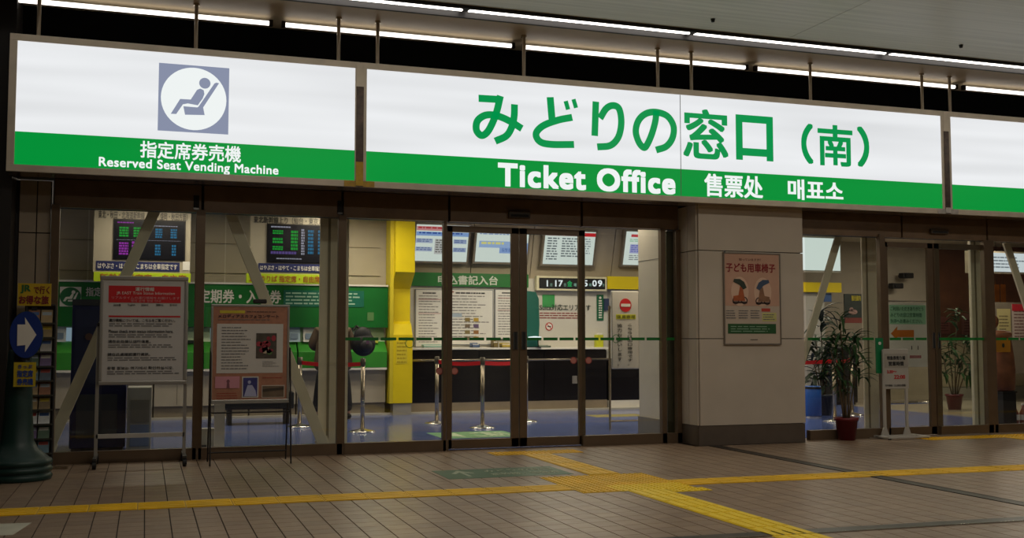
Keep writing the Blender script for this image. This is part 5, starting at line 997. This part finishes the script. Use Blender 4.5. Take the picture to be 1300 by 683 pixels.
for px, col, lab in ((1289, '#7a2f2c', 'small dark red bottle standing inside the right pane, left one'), (1299, '#8a4a3e', 'small dark red bottle inside the right pane, at the picture edge')):
    gx, gy = gnd(px, 538); t = thing('bottle', lab, 'bottle', (gx, gy, 0)); obj('body', MB().lathe(gx, gy, [(.04, 0), (.045, .02), (.045, .14), (.015, .2), (.015, .24)], 14), mat(col, .4), t, smooth=True); obj('cap', MB().lathe(gx, gy, [(.018, .24), (.018, .265)], 12), WHITE, t); obj('label_band', MB().lathe(gx, gy, [(.046, .05), (.046, .12)], 14), WHITE, t)

# office ceiling fittings
for k, (x, y, p) in enumerate(INSIDE):
    tag(obj('ceiling_fitting', MB().box(x-.64, x+.64, y-.19, y+.19, 2.865, 2.9), WHITE), 'recessed white lamp housing above '+['the blue cabinet', 'the left departure board', 'the central mullion', 'the customer', 'the gate frame', 'the writing counter', 'the potted palm', 'the grey kiosk', 'the wooden figure', 'the waiting room lockers'][k], 'light', 'lamp housings in the office ceiling')
for k, (x, y, p) in enumerate(HALL):  # housings for the added hall lamps, all out of view
    tag(obj('ceiling_fitting', MB().box(x-1.22, x+1.22, y-.16, y+.16, 4.03, ZC), WHITE), 'unseen housing of an added hall lamp, '+['left one', 'middle one', 'right one'][k % 3]+' of the row '+('nearer the shopfront' if k < 3 else 'farther from the shopfront'), 'light', 'housings of the added hall lamps')

# ================================================================== the customer, seen from behind at a machine
gx, gy = at(422.5, 500, 4.42)[0], 4.42
person = thing('person', 'person in a brown coat and dark trousers standing at a ticket machine, seen from behind', 'person', (gx, gy, 0))
def skin_fig(name, pts, edges, radii, m, parent, sub=2):
    me = bpy.data.meshes.new(name); me.from_pydata([Vector(p)-wloc(parent) for p in pts], edges, []); o = bpy.data.objects.new(name, me); COL.objects.link(o); o.parent = parent
    md = o.modifiers.new('skin', 'SKIN'); md.use_smooth_shade = True
    for i, r in enumerate(radii): v = me.skin_vertices[0].data[i]; v.radius = r if isinstance(r, tuple) else (r, r); v.use_root = (i == 0)
    s_ = o.modifiers.new('sub', 'SUBSURF'); s_.levels = s_.render_levels = sub; me.materials.append(m); return o
X, Y_ = gx, gy
sk = mat('#a97f66', .5, var=.04)
pts = [(X, Y_, .80), (X, Y_+.01, .95), (X, Y_+.03, 1.12), (X, Y_+.07, 1.24), (X, Y_+.10, 1.31), (X, Y_+.13, 1.40),
       (X-.18, Y_+.07, 1.19), (X-.27, Y_+.08, 1.0), (X-.13, Y_+.28, .96), (X-.11, Y_+.36, .97),
       (X+.18, Y_+.07, 1.19), (X+.27, Y_+.08, 1.0), (X+.13, Y_+.28, .97), (X+.11, Y_+.36, .98),
       (X-.10, Y_, .74), (X-.17, Y_-.01, .42), (X-.215, Y_+.02, .08), (X-.225, Y_+.12, .035),
       (X+.10, Y_, .74), (X+.17, Y_-.01, .42), (X+.215, Y_+.02, .08), (X+.225, Y_+.12, .035)]
ed = [(0, 1), (1, 2), (2, 3), (3, 4), (4, 5), (3, 6), (6, 7), (7, 8), (8, 9), (3, 10), (10, 11), (11, 12), (12, 13), (0, 14), (14, 15), (15, 16), (16, 17), (0, 18), (18, 19), (19, 20), (20, 21)]
ra = [(.14, .10), (.135, .095), (.145, .10), (.12, .08), .045, .05, .055, .042, .032, .026, .055, .042, .032, .026, .078, .055, .036, .032, .078, .055, .036, .032]
body = skin_fig('body', pts, ed, ra, sk, person)
cp = [(X, Y_-.005, .62), (X, Y_-.005, .80), (X, Y_, .97), (X, Y_+.02, 1.12), (X, Y_+.06, 1.235), (X-.19, Y_+.065, 1.195), (X-.275, Y_+.07, 1.0), (X-.14, Y_+.27, .965), (X+.19, Y_+.065, 1.195), (X+.275, Y_+.07, 1.0), (X+.14, Y_+.27, .965)]
skin_fig('coat', cp, [(0, 1), (1, 2), (2, 3), (3, 4), (4, 5), (5, 6), (6, 7), (4, 8), (8, 9), (9, 10)], [(.30, .16), (.29, .16), (.26, .14), (.25, .14), (.18, .12), .09, .08, .055, .09, .08, .055], mat('#5a4938', .8, var=.15, scale=12), person)
for s_ in (-1, 1):
    skin_fig('trouser_leg', [(X+s_*.11, Y_, .70), (X+s_*.172, Y_-.005, .42), (X+s_*.215, Y_+.02, .10)], [(0, 1), (1, 2)], [.11, .085, .07], mat('#1d1b1e', .8, var=.1), person)
    skin_fig('shoe', [(X+s_*.215, Y_-.04, .045), (X+s_*.22, Y_+.05, .04), (X+s_*.23, Y_+.16, .03)], [(0, 1), (1, 2)], [(.045, .045), (.045, .035), (.04, .025)], BLACK, person)
hc = Vector((X, Y_+.135, 1.475))
head = MB(); head.ball(hc, .082, .92, 1.08, 1.28, 20); hd = obj('head', head, sk, person, smooth=True)
obj('nose', MB().ball(hc+Vector((0, .088, -.015)), .014, .8, 1.2, 1.3), sk, hd, smooth=True); obj('ear', MB().ball(hc+Vector((-.078, 0, -.01)), .02, .4, .8, 1.3).ball(hc+Vector((.078, 0, -.01)), .02, .4, .8, 1.3), sk, hd, smooth=True)
obj('eye', MB().ball(hc+Vector((-.03, .078, .005)), .010).ball(hc+Vector((.03, .078, .005)), .010), INK, hd); obj('mouth', MB().box(hc.x-.022, hc.x+.022, hc.y+.078, hc.y+.088, hc.z-.05, hc.z-.044), mat('#8a4f48', .5), hd)
obj('hair', MB().ball(hc+Vector((0, -.018, .02)), .092, .98, 1.02, 1.2, 20), mat('#191412', .6, var=.2, scale=30), person, smooth=True)
for s_ in (-1, 1):
    w_ = Vector((X+s_*.11, Y_+.36, .975))
    hp = [w_, w_+Vector((0, .05, .005))]; he = [(0, 1)]; hr = [.026, (.036, .018)]
    for f in range(4):
        b0 = w_+Vector(((f-1.5)*.017, .085, .008)); hp += [b0, b0+Vector((0, .03+.006*(1.5-abs(f-1.5)), .0)), b0+Vector((0, .052+.01*(1.5-abs(f-1.5)), -.012))]; i = 2+f*3; he += [(1, i), (i, i+1), (i+1, i+2)]; hr += [.0095, .0085, .007]
    b0 = w_+Vector((-s_*.034, .045, .002)); hp += [b0, b0+Vector((-s_*.018, .028, -.004))]; he += [(1, 14), (14, 15)]; hr += [.011, .009]
    skin_fig('hand', hp, he, hr, sk, person, 1)
# round backpack held at the right hip
a, z_ = at(462, 434, Y_-.15); bp_ = thing('backpack', 'round black backpack hanging at the right side of the customer', 'bag', (a-.0, Y_-.1, z_-.2))
mb = MB(); mb.ball((a, Y_-.12, z_-.03), .16, 1.05, .7, 1.05, 24); mb.ball((a-.01, Y_-.12, z_+.07), .12, 1.05, .7, 1.15, 24); obj('body', mb, mat('#100f12', .6, var=.25, scale=10), bp_, smooth=True)
obj('pocket', MB().ball((a+.02, Y_-.21, z_-.06), .09, 1, .5, 1, 16), mat('#1b1a20', .5, var=.2), bp_, smooth=True); obj('strap', tube_path([(a-.04, Y_-.08, z_+.18), (a-.09, Y_-.06, z_+.22), (a-.13, Y_-.07, z_+.16)], .013), BLACK, bp_); obj('buckle', MB().box(a+.01, a+.05, Y_-.262, Y_-.25, z_-.03, z_+.02), mat('#6b4a63', .5), bp_)
